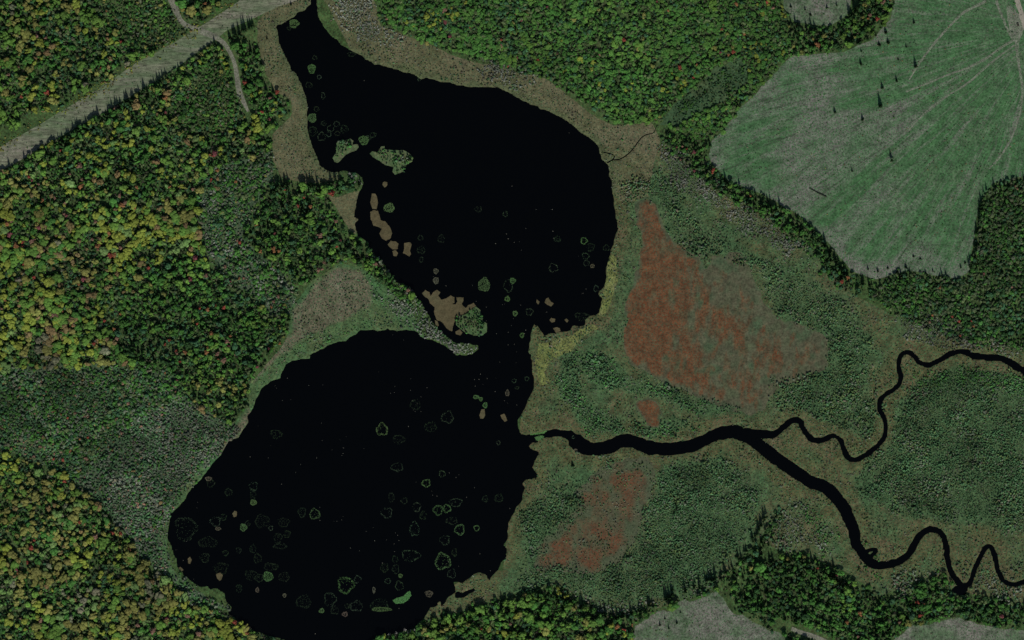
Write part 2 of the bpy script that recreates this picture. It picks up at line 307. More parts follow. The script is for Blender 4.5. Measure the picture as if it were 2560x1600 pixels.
# ------------------------------------------------------------------ ground and water
ground_me = None
def build_ground():
    V = np.stack([GX.ravel(), GY.ravel(), H.ravel()], -1); T = TRI[:, [0, 1, 2]]
    # a coarse collar out to the far distance, one sheet with the fine grid
    ring = np.concatenate([IDX[0, :], IDX[1:, -1], IDX[-1, -2::-1], IDX[-2:0:-1, 0]])
    d = V[ring, :2]; out = np.column_stack([d * (6000.0 / np.abs(d / np.array([XS[-1], YS[-1]])).max(1)[:, None] / 600.0), np.zeros(len(ring))])
    n0 = len(V); V = np.vstack([V, out]); k = np.arange(len(ring)); k2 = (k + 1) % len(ring)
    T2 = np.concatenate([np.stack([ring[k], n0 + k, n0 + k2], -1), np.stack([ring[k], n0 + k2, ring[k2]], -1)])
    return link('ground', mesh_np('ground', V, np.vstack([T, T2]), M['floor']))
tag(build_ground(), 'dark leaf littered forest floor and low scrub under the trees', kind='structure')
split = -sdf_poly(np.array([(36, -135), (36, -160), (60, -160), (760, -700), (760, 300), (360, 60)]), GX, GY, 400)   # where the stream leaves the lake
tag(region('lake', np.minimum(water + 3.0, split), 0, M['water'], zflat=0.0), 'two joined black lakes with ragged marshy shores', kind='structure')
tag(region('stream', np.minimum(water + 3.0, -split), 0, M['water'], zflat=0.0), 'black winding stream leaving the lake and forking twice to the right', kind='structure')

# ------------------------------------------------------------------ ground zones (structure sheets)
ZONES = []            # (name, label, field, material key, pattern)
def poly_field(polys, warp=1.0):
    px = CX + warp * (WX - CX); py = CY + warp * (WY - CY)
    f = None
    for p in polys:
        s = sdf_poly(WP(p), px, py); f = s if f is None else np.maximum(f, s)
    return f
def grow(pts, k=60):  # push points that touch the frame outwards so zones do not stop at it
    return [(x if 8 < x < 2552 else (x - k if x <= 8 else x + k), y if 8 < y < 1592 else (y - k if y <= 8 else y + k)) for x, y in pts]
P = {}
P['clearing'] = grow(F([(2130,0),(2100,50),(2060,95),(1990,122),(1870,132),(1800,205),(1750,255),(1680,340),(1672,370),(1720,430),(1800,458),(1900,515),(1960,575),(2010,640),(2070,660),(2150,640),(2260,657),(2290,640),(2300,560),(2312,480),(2345,432),(2419,402),(2419,0)]))
P['clearing_small'] = grow(F([(1848,0),(1852,22),(1880,52),(1960,62),(2005,30),(2022,0)]))
P['clearing_bottom'] = grow(F([(1470,1512),(1500,1480),(1560,1445),(1610,1420),(1700,1400),(1718,1440),(1765,1462),(1850,1500),(1880,1512)]))
P['clearing_corner'] = grow(F([(2050,1512),(2150,1475),(2250,1462),(2340,1480),(2419,1500),(2419,1512)]))
P['strip'] = Z(0,0,[(-150,1480),(0,1390),(350,1190),(800,920),(1300,590),(1700,370),(1900,250),(2200,50),(2400,-80),(3200,-80),(2760,20),(2640,60),(2530,110),(2419,160),(2150,285),(2000,400),(1650,650),(1300,870),(960,1075),(500,1330),(200,1512),(-150,1700)])
P['moss_big'] = F([(1505,480),(1530,468),(1547,500),(1565,550),(1600,580),(1650,615),(1664,660),(1690,612),(1750,600),(1770,640),(1800,720),(1840,765),(1900,770),(1950,800),(1950,860),(1900,900),(1835,905),(1800,960),(1770,975),(1690,950),(1600,910),(1500,862),(1476,820),(1488,720),(1510,640),(1527,580),(1510,530)])
P['moss_small'] = F([(1505,950),(1540,946),(1558,978),(1556,1000),(1530,992),(1510,968)])
P['moss_low'] = F([(1368,1165),(1430,1105),(1530,1085),(1545,1140),(1515,1200),(1500,1260),(1460,1325),(1400,1352),(1258,1345),(1285,1285),(1370,1205)])
P['sedge_left'] = grow(F([(608,50),(690,5),(745,0),(765,300),(805,425),(722,435),(665,420),(645,380),(645,320),(690,270),(690,240),(650,215),(625,170),(610,110)]))
P['sedge_north'] = grow(F([(735,0),(868,0),(900,62),(1000,100),(1080,135),(1200,165),(1290,188),(1350,232),(1400,272),(1450,297),(1540,288),(1560,330),(1545,380),(1530,470),(1470,480),(1430,430),(1300,300),(1000,240),(850,160)]))
P['sedge_triangle'] = Z(1,1,[(675,360),(700,335),(790,345),(975,285),(955,440),(990,560),(950,705),(880,650),(800,545),(750,440)])
P['meadow'] = F([(590,905),(640,850),(680,800),(690,720),(740,660),(800,625),(850,630),(920,685),(975,740),(1005,800),(920,800),(850,800),(720,870),(620,930),(580,1020),(520,1080),(440,1170),(395,1230),(395,1330),(460,1405),(550,1450),(440,1415),(385,1350),(372,1240),(400,1175),(500,1060),(585,960)])
P['wetland'] = grow(F([(1425,395),(1540,335),(1575,345),(1655,405),(1700,455),(1790,500),(1880,545),(1950,625),(2010,690),(2130,760),(2280,810),(2419,842),(2419,1440),(2290,1400),(2180,1365),(2080,1410),(2000,1350),(1850,1300),(1810,1290),(1840,1210),(1780,1290),(1690,1385),(1560,1435),(1430,1455),(1330,1385),(1280,1380),(1100,1440),(1000,1470),(1010,1430),(1130,1340),(1190,1350),(1200,1200),(1230,1010),(1250,780)]))
P['swamp_left'] = grow(F([(0,880),(100,860),(250,865),(400,880),(450,950),(540,1000),(565,1035),(430,1170),(390,1240),(400,1350),(540,1445),(470,1425),(335,1310),(240,1195),(150,1115),(0,1035)]))
P['gap'] = F([(1555,295),(1590,250),(1640,205),(1690,160),(1740,138),(1772,150),(1768,190),(1720,225),(1660,265),(1600,300)])
P['yellow_flat'] = F([(1275,812),(1320,800),(1350,790),(1400,765),(1415,775),(1370,800),(1350,830),(1300,850),(1285,880),(1300,905),(1275,910),(1262,850)])
P['shore_flat'] = F([(1440,600),(1458,610),(1460,660),(1440,720),(1425,750),(1412,748),(1425,690)])
P['swamp_mid'] = F([(490,400),(560,380),(640,360),(650,420),(600,480),(570,560),(660,640),(695,690),(690,740),(640,745),(540,650),(470,570),(478,470)])
f = {k: poly_field([v], 2.8 if k in ('gap', 'swamp_left', 'swamp_mid', 'clearing_bottom', 'clearing_corner') else 1.0) for k, v in P.items()}
f['strip'] = sdf_poly(WP(P['strip']), CX + .4 * (WX - CX), CY + .4 * (WY - CY))
for k in ('moss_big', 'moss_small', 'moss_low'): f[k] = f[k] + 3 + 11 * fbm(GX / 11, GY / 11, 33, 3)
# the fan of slash rows in the clearing: rows run outwards from the landing at the top right
cx, cy = WP([(2610, 70)])[0]
th = np.arctan2(GY - cy, GX - cx); rr = np.hypot(GX - cx, GY - cy)
rows = 0.5 + 0.75 * fbm(th * 17.0 + 0.25 * fbm(GX / 40, GY / 40, 5), rr / 160.0, 51, 3) + 0.55 * fbm(GX / 75, GY / 75, 53, 2) + 0.25 * fbm(th * 45, rr / 60, 57, 2)
def blob(px_, py_, rx, ry): q = WP([(px_, py_)])[0]; return np.exp(-((GX - q[0]) / rx) ** 2 - ((GY - q[1]) / ry) ** 2)
rows += .05 + .04 - 0.55 * blob(2080, 345, 80, 46) - 0.15 * blob(1960, 190, 90, 25) - 0.35 * blob(2290, 672, 120, 20) - .1 * blob(1850, 340, 30, 45)
rows -= 0.25 * np.exp(-(np.clip(f['clearing'], 0, None) / 11) ** 2)
rows += 0.10 * blob(2300, 480, 70, 60) + .08 * blob(1900, 400, 60, 40)
rows += 0.12 * np.clip((GX - 460) / 60, 0, 1)
mossb = 0.45 + 0.75 * fbm(GX / 9, GY / 24, 61, 3) + .45 * fbm(GX / 4, GY / 9, 63, 2) + 0.17 * np.clip((GX - WP([(1740, 0)])[0][0]) / 50, -1, 1)
ex, ey = WP([(1835, 830)])[0]; mossb -= 0.22 * np.exp(-((GX - ex) ** 2 + (GY - ey) ** 2) / 22.0 ** 2)
ex, ey = WP([(1880, 680)])[0]; mossb += 0.16 * np.exp(-((GX - ex) ** 2 + (GY - ey) ** 2) / 45.0 ** 2)
BOGSHRUB = {
 'bog_edge': [F([(1320,835),(1400,825),(1450,850),(1470,888),(1600,925),(1735,968),(1700,982),(1600,955),(1500,925),(1420,905),(1370,890),(1400,960),(1470,1010),(1560,1000),(1600,985),(1640,1010),(1540,1035),(1400,1030),(1355,980),(1315,915)])],
 'bog_north': [F([(1470,440),(1560,400),(1600,470),(1650,530),(1700,560),(1900,650),(1990,700),(2060,810),(2045,900),(2085,960),(2050,1030),(1900,975),(1830,965),(1830,905),(1950,885),(1965,790),(1840,745),(1790,630),(1700,600),(1640,600),(1580,540),(1545,480),(1490,470)])],
 'bog_south': [F([(1560,1095),(1700,1075),(1780,1140),(1795,1200),(1740,1290),(1690,1360),(1560,1410),(1430,1420),(1330,1370),(1220,1400),(1240,1360),(1300,1340),(1400,1360),(1465,1335),(1510,1265),(1545,1150)]), F([(1230,1215),(1300,1170),(1380,1130),(1440,1095),(1380,1160),(1375,1210),(1300,1270),(1260,1340),(1235,1290)])],
 'bog_east': [grow(F([(2035,1070),(2105,1045),(2115,960),(2180,890),(2250,860),(2330,870),(2419,900),(2419,1260),(2300,1240),(2200,1225),(2100,1200),(2025,1170)]))],
}
bogf = poly_field([p for v in BOGSHRUB.values() for p in v], 2.0)
bog_p = np.clip(1.15 - (land - 4) / 26, 0.05, 1) - .75 * np.clip((bogf + 4) / 14, 0, 1) + 1.1 * fbm(GX / 22, GY / 22, 68, 3)
fringe_p = np.clip(1.0 - land / 14, 0, 1) + .9 * fbm(GX / 16, GY / 16, 69)
tanm = poly_field([F([(690,790),(690,735),(745,670),(800,632),(850,640),(880,680),(870,730),(800,760),(720,800),(650,850),(600,905),(600,870)]), F([(520,1060),(590,960),(600,980),(530,1080)])])
meadow_p = np.clip(.5 + tanm / 12, 0, 1) + .5 * fbm(GX / 12, GY / 12, 70)
mossl = 0.44 + 0.9 * fbm(GX / 13, GY / 20, 67, 3)
mossb += .42 * np.clip(1 - f['moss_big'] / np.where(GX < 240, 7, 18), 0, 1); mossl += .42 * np.clip(1 - f['moss_low'] / 18, 0, 1)
order = [('clearing', 'clearing', 'clear', 'large pale green logged clearing with fanned slash rows at the top right', rows),
         ('clearing_small', 'clearing', 'clear_grey', 'small grey clearing cut by the top edge', None),
         ('clearing_bottom', 'clearing', 'clear_grey', 'grey logged clearing at the bottom edge right of centre', None),
         ('clearing_corner', 'clearing', 'clear_grey', 'olive regrowing clearing in the bottom right corner', None),
         ('strip', 'mown_strip', 'strip', 'straight pale mown strip crossing the wood at the upper left', None),
         ('moss_big', 'moss_bog', 'moss', 'large rust red moss bog right of the upper lake', mossb),
         ('moss_small', 'moss_bog', 'moss', 'small oval patch of red moss above the main stream', np.clip(.75 - f['moss_small'] / 9, .2, .7)),
         ('moss_low', 'moss_bog', 'moss_brown', 'dull red brown moss bog below the main stream', mossl),
         ('sedge_triangle', 'sedge_flat', 'sedge', 'triangular tan sedge flat on the left shore of the upper lake', None),
         ('sedge_left', 'sedge_marsh', 'sedge', 'tan sedge marsh along the left shore of the upper lake', fringe_p),
         ('sedge_north', 'sedge_marsh', 'sedge', 'broad tan sedge marsh along the top shore of the upper lake', fringe_p),
         ('meadow', 'sedge_meadow', 'meadow', 'olive and tan sedge meadow between the two lakes and down the left shore', meadow_p),
         ('gap', 'brushy_gap', 'gap', 'dark green brushy strip running from the creek into the top wood', None),
         ('swamp_left', 'shrub_swamp', 'shrubfloor', 'grey green shrub swamp left of the lower lake', None),
         ('swamp_mid', 'shrub_swamp', 'shrubfloor', 'narrow grey shrub swamp in the left wood', None),
         ('yellow_flat', 'sedge_flat', 'yellow', 'yellow green sedge flat beside the notched east shore', None),
         ('shore_flat', 'sedge_flat', 'yellow', 'narrow yellow green sedge flat along the right shore of the upper lake', None),
         ('wetland', 'open_bog', 'sedge_gold', 'olive golden sedge bog on both sides of the winding stream', bog_p)]

taken = np.full_like(GX, -1e3)
for key, nm, mk, lab, pat in order:
    fld = np.minimum(np.minimum(f[key], -taken), 1.5 - water)
    tag(region(nm, fld, 0.06, M[mk], pat, flow=((th * 330.0, rr) if key == 'clearing' else None)), lab, kind='structure')
    taken = np.maximum(taken, f[key])

def sample(field, x, y):
    i = np.clip(np.round((x - XS[0]) / GS).astype(int), 0, NX - 1); j = np.clip(np.round((y - YS[0]) / GS).astype(int), 0, NY - 1)
    return field[j, i]
def hz(x, y): return float(sample(H, np.array([x]), np.array([y]))[0])
def hz_lin(x, y):
    u = np.clip((x - XS[0]) / GS, 0, NX - 1.001); v = np.clip((y - YS[0]) / GS, 0, NY - 1.001)
    i = u.astype(int); j = v.astype(int); a = u - i; b = v - j
    return (H[j, i] * (1 - a) + H[j, i + 1] * a) * (1 - b) + (H[j + 1, i] * (1 - a) + H[j + 1, i + 1] * a) * b

def ribbon(name, pts, w, mat, label, zoff=0.14):
    Pp = smooth(pts, 3); seg = np.r_[0, np.cumsum(np.hypot(*np.diff(Pp, axis=0).T))]
    t = np.arange(0, seg[-1], 1.2); X = np.interp(t, seg, Pp[:, 0]); Y = np.interp(t, seg, Pp[:, 1])
    dx = np.gradient(X); dy = np.gradient(Y); l = np.hypot(dx, dy); nx, ny = -dy / l, dx / l
    W0 = np.interp(t / seg[-1], np.linspace(0, 1, len(w)), w) * 0.5
    cols = []
    for k in (-1, -0.5, 0, 0.5, 1):
        wv = W0 * k * (1 + (0.35 * fbm(t / 6, np.full_like(t, k * 3 + len(t)), 71) if abs(k) == 1 else 0))
        x = X + nx * wv; y = Y + ny * wv; cols.append(np.stack([x, y, hz_lin(x, y) + zoff + (0 if abs(k) == 1 else .03)], -1))
    V = np.stack(cols, 1).reshape(-1, 3); n = len(t); q = np.arange(n * 5).reshape(n, 5)
    T = np.stack([q[:-1, :-1], q[:-1, 1:], q[1:, 1:], q[1:, :-1]], -1).reshape(-1, 4)
    return tag(link(name, mesh_np(name, V, T, mat)), label, kind='structure')
ribbon('dirt_track', WP(Z(0,0,[(1600,-150),(1640,40),(1680,140),(1710,210),(1800,258),(1900,290),(2010,340),(2100,385),(2170,480),(2220,600),(2245,760),(2255,860),(2300,960),(2350,1060)])), [13, 11, 6, 6, 8, 6, 5, 5, 7, 6, 3], M['track'], 'pale dirt track crossing the mown strip and bending down towards the lake')
ribbon('gravel_road', WP(Z(3,0,[(2330,-200),(2350,0),(2380,80),(2402,160),(2440,260),(2500,420)])), [6, 6, 6, 8, 8], M['road'], 'pale gravel road in the top right corner', 0.20)
ribbon('gravel_road', WP(Z(3,3,[(220,1405),(300,1435),(380,1462),(520,1512),(700,1600)])), [5, 6, 6, 6], M['track'], 'short pale track at the bottom edge', 0.20)
for pts, w, lab in [
    ([(2060,10),(1960,60),(1850,110),(1720,240),(1560,420),(1480,530),(1420,610),(1330,760)], [4, 4, 3.5, 3.5, 3, 2], 'pale skid trail running down left across the top of the clearing'),
    ([(2150,-40),(2170,60),(2220,170),(2280,330),(2370,410)], [4, 4, 4], 'pale skid trail left of the gravel road'),
    ([(2350,360),(2200,450),(2080,545),(1900,640),(1700,705),(1500,790),(1300,870)], [4, 3.5, 3, 2.5], 'pale skid trail sweeping left from the landing'),
    ([(2340,420),(2200,520),(2050,640),(1900,780),(1700,900),(1500,1040),(1300,1260)], [3, 3, 2.5, 2], 'faint skid trail below the sweeping one'),
    ([(2350,380),(2360,560),(2390,720),(2412,880),(2380,1080),(2300,1320),(2190,1490),(2080,1600)], [5, 4, 3.5, 3, 2.5], 'pale skid trail down the right side of the clearing'),
    ([(230,1330),(290,1250),(330,1180)], [5, 4, 3], 'short pale trail at the left tip of the clearing')]:
    ribbon('skid_trail', WP(Z(3,0,pts)), [v * .8 for v in w], M['skid'], lab)
ribbon('landing', WP(Z(3,0,[(2270,60),(2330,180),(2350,300),(2350,400)])), [6, 18, 17, 6], M['skid'], 'bare grey log landing beside the gravel road', 0.17)
for pts, w, lab in [(Z(2,0,[(960,1512),(1030,1505),(1120,1440),(1170,1370),(1230,1290),(1290,1265),(1340,1262),(1370,1180)]), [1.4, 1.5, 1.3, 1.1, .7], 'thin dark creek winding through the sedge into the upper lake'),
                    (Z(2,0,[(845,1440),(900,1445),(960,1465),(970,1490),(940,1520),(890,1540)]), [1.6, 1.6, 1.6], 'tiny dark creek loop at the lake edge'),
                    (Z(2,0,[(1500,1000),(1560,930),(1620,870),(1680,840),(1760,800)]), [1.4, 1.8, 1.6, 1.2], 'thin dark brook in the brushy gap of the top wood')]:
    ribbon('creek', WP(pts), w, M['water'], lab, 0.16)

# ------------------------------------------------------------------ plant models
def ico(sub):
    bm = bmesh.new(); bmesh.ops.create_icosphere(bm, subdivisions=sub, radius=1.0)
    V = np.array([v.co[:] for v in bm.verts]); T = np.array([[v.index for v in fc.verts] for fc in bm.faces]); bm.free(); return V, T
ICO1, ICO2 = ico(1), ico(2)
def join(parts):
    V, T, o = [], [], 0
    for v, t in parts: V.append(v); T.append(t + o); o += len(v)
    return np.vstack(V), np.vstack(T)
def lobes(r, centres, radii, base, zs=0.8, jit=0.16, leaves=14, leaf=0.14):
    parts = []
    for c, ra in zip(centres, radii):
        v, t = base; v = v * (1 + jit * r.uniform(-1, 1, (len(v), 1))) * [1, 1, zs] * ra + c
        parts.append((v, t))
        for _ in range(leaves):          # leaf sprays standing off the lobe
            d = r.normal(size=3); d[2] = abs(d[2]) * 0.9 - 0.15; d /= np.linalg.norm(d)
            p = c + d * ra * [1, 1, zs] * r.uniform(0.92, 1.18); a = r.normal(size=3); a -= a.dot(d) * d; a /= np.linalg.norm(a); bq = np.cross(d, a)
            s = leaf * r.uniform(0.6, 1.3)
            parts.append((np.array([p + a * s, p + bq * s * .7 + d * s * .4, p - a * s * .6 - d * s * .2, p - bq * s * .8]), np.array([[0, 1, 2], [0, 2, 3]])))
    return join(parts)
def cone_tube(p0, p1, r0, r1, n=6):
    p0 = np.asarray(p0, float); p1 = np.asarray(p1, float); d = p1 - p0; d /= np.linalg.norm(d) + 1e-9
    a = np.cross(d, [0.3, 0.9, 0.1]); a /= np.linalg.norm(a); b = np.cross(d, a)
    an = np.arange(n) * 2 * math.pi / n; c = np.cos(an)[:, None] * a + np.sin(an)[:, None] * b
    V = np.vstack([p0 + c * r0, p1 + c * r1, [p1]]); k = np.arange(n); k2 = (k + 1) % n
    T = np.vstack([np.stack([k, k2, n + k2], -1), np.stack([k, n + k2, n + k], -1), np.stack([n + k, n + k2, np.full(n, 2 * n)], -1)])
    return V, T
def broadleaf_crown(seed, n=8, wide=1.0):
    r = np.random.default_rng(seed); cs, rs = [np.array([0, 0, 0.76])], [0.24]; skew = r.normal(0, .07, 2); k3 = r.uniform(0, 6.3)
    for i in range(n):
        a = i * 2.4 + r.uniform(-.5, .5); q = r.uniform(0.12, 0.40) * (1 + .22 * math.cos(3 * a + k3)); cs.append(np.array([math.cos(a) * q + skew[0], math.sin(a) * q + skew[1], 0.84 - 0.5 * q + r.uniform(-.10, .08)])); rs.append(r.uniform(0.09, 0.22))
    return lobes(r, cs, rs, ICO2, 0.62, 0.24, 14, 0.06)
def broadleaf_trunk(seed):
    r = np.random.default_rng(seed + 50); p = [cone_tube((0, 0, -0.03), (0.01, 0, 0.45), 0.028, 0.018), cone_tube((0.01, 0, 0.44), (0, 0.01, 0.78), 0.018, 0.006)]
    for i in range(5):
        a = i * 1.3 + r.uniform(0, .5); z = r.uniform(0.3, 0.5); p.append(cone_tube((0, 0, z), (math.cos(a) * .25, math.sin(a) * .25, z + r.uniform(.15, .28)), 0.011, 0.004, 5))
    return join(p)
def conifer_crown(seed, tiers=9, lo=0.10, slim=1.0, pts=12):
    r = np.random.default_rng(seed); parts = []
    for i in range(tiers):
        t = i / (tiers - 1); z = lo + (0.97 - lo) * t; R = 0.5 * slim * (1 - t) ** 0.85 + 0.03; h = (1 - lo) / tiers * 1.9
        an = np.arange(pts * 2) * math.pi / pts + r.uniform(0, 6)
        rad = np.where(np.arange(pts * 2) % 2 == 0, 1.0, 0.45) * R * r.uniform(0.72, 1.15, pts * 2)
        zz = z - 0.35 * h * (rad / R) + r.uniform(-.01, .01, pts * 2)
        V = np.vstack([np.stack([np.cos(an) * rad, np.sin(an) * rad, zz], -1), [[0, 0, min(1.0, z + h * 0.75)]], [[0, 0, z]]])
        k = np.arange(pts * 2); k2 = (k + 1) % (pts * 2)
        parts.append((V, np.vstack([np.stack([k, k2, np.full(pts * 2, pts * 2)], -1), np.stack([k2, k, np.full(pts * 2, pts * 2 + 1)], -1)])))
    return join(parts)
def conifer_trunk(seed): return cone_tube((0, 0, -0.03), (0, 0, 0.93), 0.022, 0.004)
def shrub_mesh(seed, n=4):
    r = np.random.default_rng(seed); cs, rs = [], []
    for i in range(n):
        a = r.uniform(0, 6.3); q = r.uniform(0.05, 0.3); cs.append(np.array([math.cos(a) * q, math.sin(a) * q, r.uniform(.35, .65)])); rs.append(r.uniform(.17, .3))
    return lobes(r, cs, rs, ICO1, 1.1, 0.25, 11, 0.10)
def bare_mesh(seed, n=16):
    r = np.random.default_rng(seed); p = [cone_tube((0, 0, -0.02), (0.02, 0.01, 0.55), 0.03, 0.018, 5), cone_tube((0.02, 0.01, 0.54), (0, 0, 1), 0.018, 0.004, 5)]
    for i in range(n):
        a = r.uniform(0, 6.3); z = r.uniform(.2, .9); L = 0.5 * (1.05 - z) + .1; e = (math.cos(a) * L, math.sin(a) * L, z + L * r.uniform(.1, .6))
        p.append(cone_tube((0, 0, z), e, 0.014, 0.004, 4))
        for q in range(2):
            b = a + r.uniform(-.8, .8); m = np.array([e[0] * .6, e[1] * .6, z + (e[2] - z) * .6]); p.append(cone_tube(m, m + np.array([math.cos(b) * .14, math.sin(b) * .14, .08]), 0.008, 0.003, 4))
    return join(p)
def as_mesh(name, vt, mat): return mesh_np(name, vt[0], vt[1], mat)
BL = [(as_mesh('crown', broadleaf_crown(s, 11 + s % 5, 1.0), M['leaf']), as_mesh('trunk', broadleaf_trunk(s), M['bark'])) for s in range(9)]
CO = [(as_mesh('crown', conifer_crown(20 + s, 8 + s % 3, [0.12, 0.08, 0.18, 0.30][s % 4], [1, .9, 1.05, .85][s % 4]), M['needle']), as_mesh('trunk', conifer_trunk(s), M['bark'])) for s in range(5)]

def tree(name, models, i, x, y, d, h, rz, tint, tilt=(0, 0)):
    t = bpy.data.objects.new(name, None); COL.objects.link(t); t.empty_display_size = 1.0
    t.location = (x, y, hz(x, y)); an_ = random.uniform(.82, 1.22); t.scale = (d * an_, d / an_, h); t.rotation_euler = (tilt[0], tilt[1], rz)
    c, k = models[i]
    link('trunk', k, t); o = link('crown', c, t); o['tint'] = [float(v) for v in tint]
    return t

def scatter_nodes(name, protos):
    ng = bpy.data.node_groups.new(name, 'GeometryNodeTree')
    ng.interface.new_socket('Geometry', in_out='INPUT', socket_type='NodeSocketGeometry'); ng.interface.new_socket('Geometry', in_out='OUTPUT', socket_type='NodeSocketGeometry')
    N = ng.nodes.new; L = ng.links.new; gi = N('NodeGroupInput'); go = N('NodeGroupOutput'); jn = N('GeometryNodeJoinGeometry')
    for objs in protos:
        g2i = N('GeometryNodeGeometryToInstance'); 
        for o in objs:
            oi = N('GeometryNodeObjectInfo'); oi.transform_space = 'ORIGINAL'; oi.inputs['Object'].default_value = o; L(oi.outputs['Geometry'], g2i.inputs[0])
        L(g2i.outputs[0], jn.inputs[0])
    ip = N('GeometryNodeInstanceOnPoints'); L(gi.outputs[0], ip.inputs['Points']); L(jn.outputs[0], ip.inputs['Instance']); ip.inputs['Pick Instance'].default_value = True
    def at(nm, ty):
        a = N('GeometryNodeInputNamedAttribute'); a.data_type = ty; a.inputs['Name'].default_value = nm; return a.outputs['Attribute']
    L(at('pick', 'INT'), ip.inputs['Instance Index'])
    e = N('FunctionNodeEulerToRotation'); L(at('rot', 'FLOAT_VECTOR'), e.inputs[0]); L(e.outputs[0], ip.inputs['Rotation']); L(at('siz', 'FLOAT_VECTOR'), ip.inputs['Scale'])
    L(ip.outputs[0], go.inputs[0]); return ng
def scatter(name, ng, nproto, D, label, cat):
    n = len(D['x']); me = bpy.data.meshes.new(name); me.vertices.add(n)
    z = hz_lin(D['x'], D['y']) + D.get('dz', 0)
    me.vertices.foreach_set('co', np.stack([D['x'], D['y'], z], -1).astype(np.float32).ravel())
    def add(k, ty, v, prop): me.attributes.new(k, ty, 'POINT').data.foreach_set(prop, v)
    add('pick', 'INT', rng.integers(0, nproto, n).astype(np.int32), 'value')
    rot = np.stack([rng.normal(0, .04, n), rng.normal(0, .04, n), rng.uniform(0, 6.28, n)], -1)
    add('rot', 'FLOAT_VECTOR', rot.astype(np.float32).ravel(), 'vector')
    an_ = rng.uniform(.78, 1.28, n)
    add('siz', 'FLOAT_VECTOR', np.stack([D['d'] * an_, D['d'] / an_, D['h']], -1).astype(np.float32).ravel(), 'vector')
    add('tint', 'FLOAT_VECTOR', D['tint'].astype(np.float32).ravel(), 'vector')
    me.update(); o = link(name, me); md = o.modifiers.new('scatter', 'NODES'); md.node_group = ng
    return tag(o, label, cat, kind='stuff')

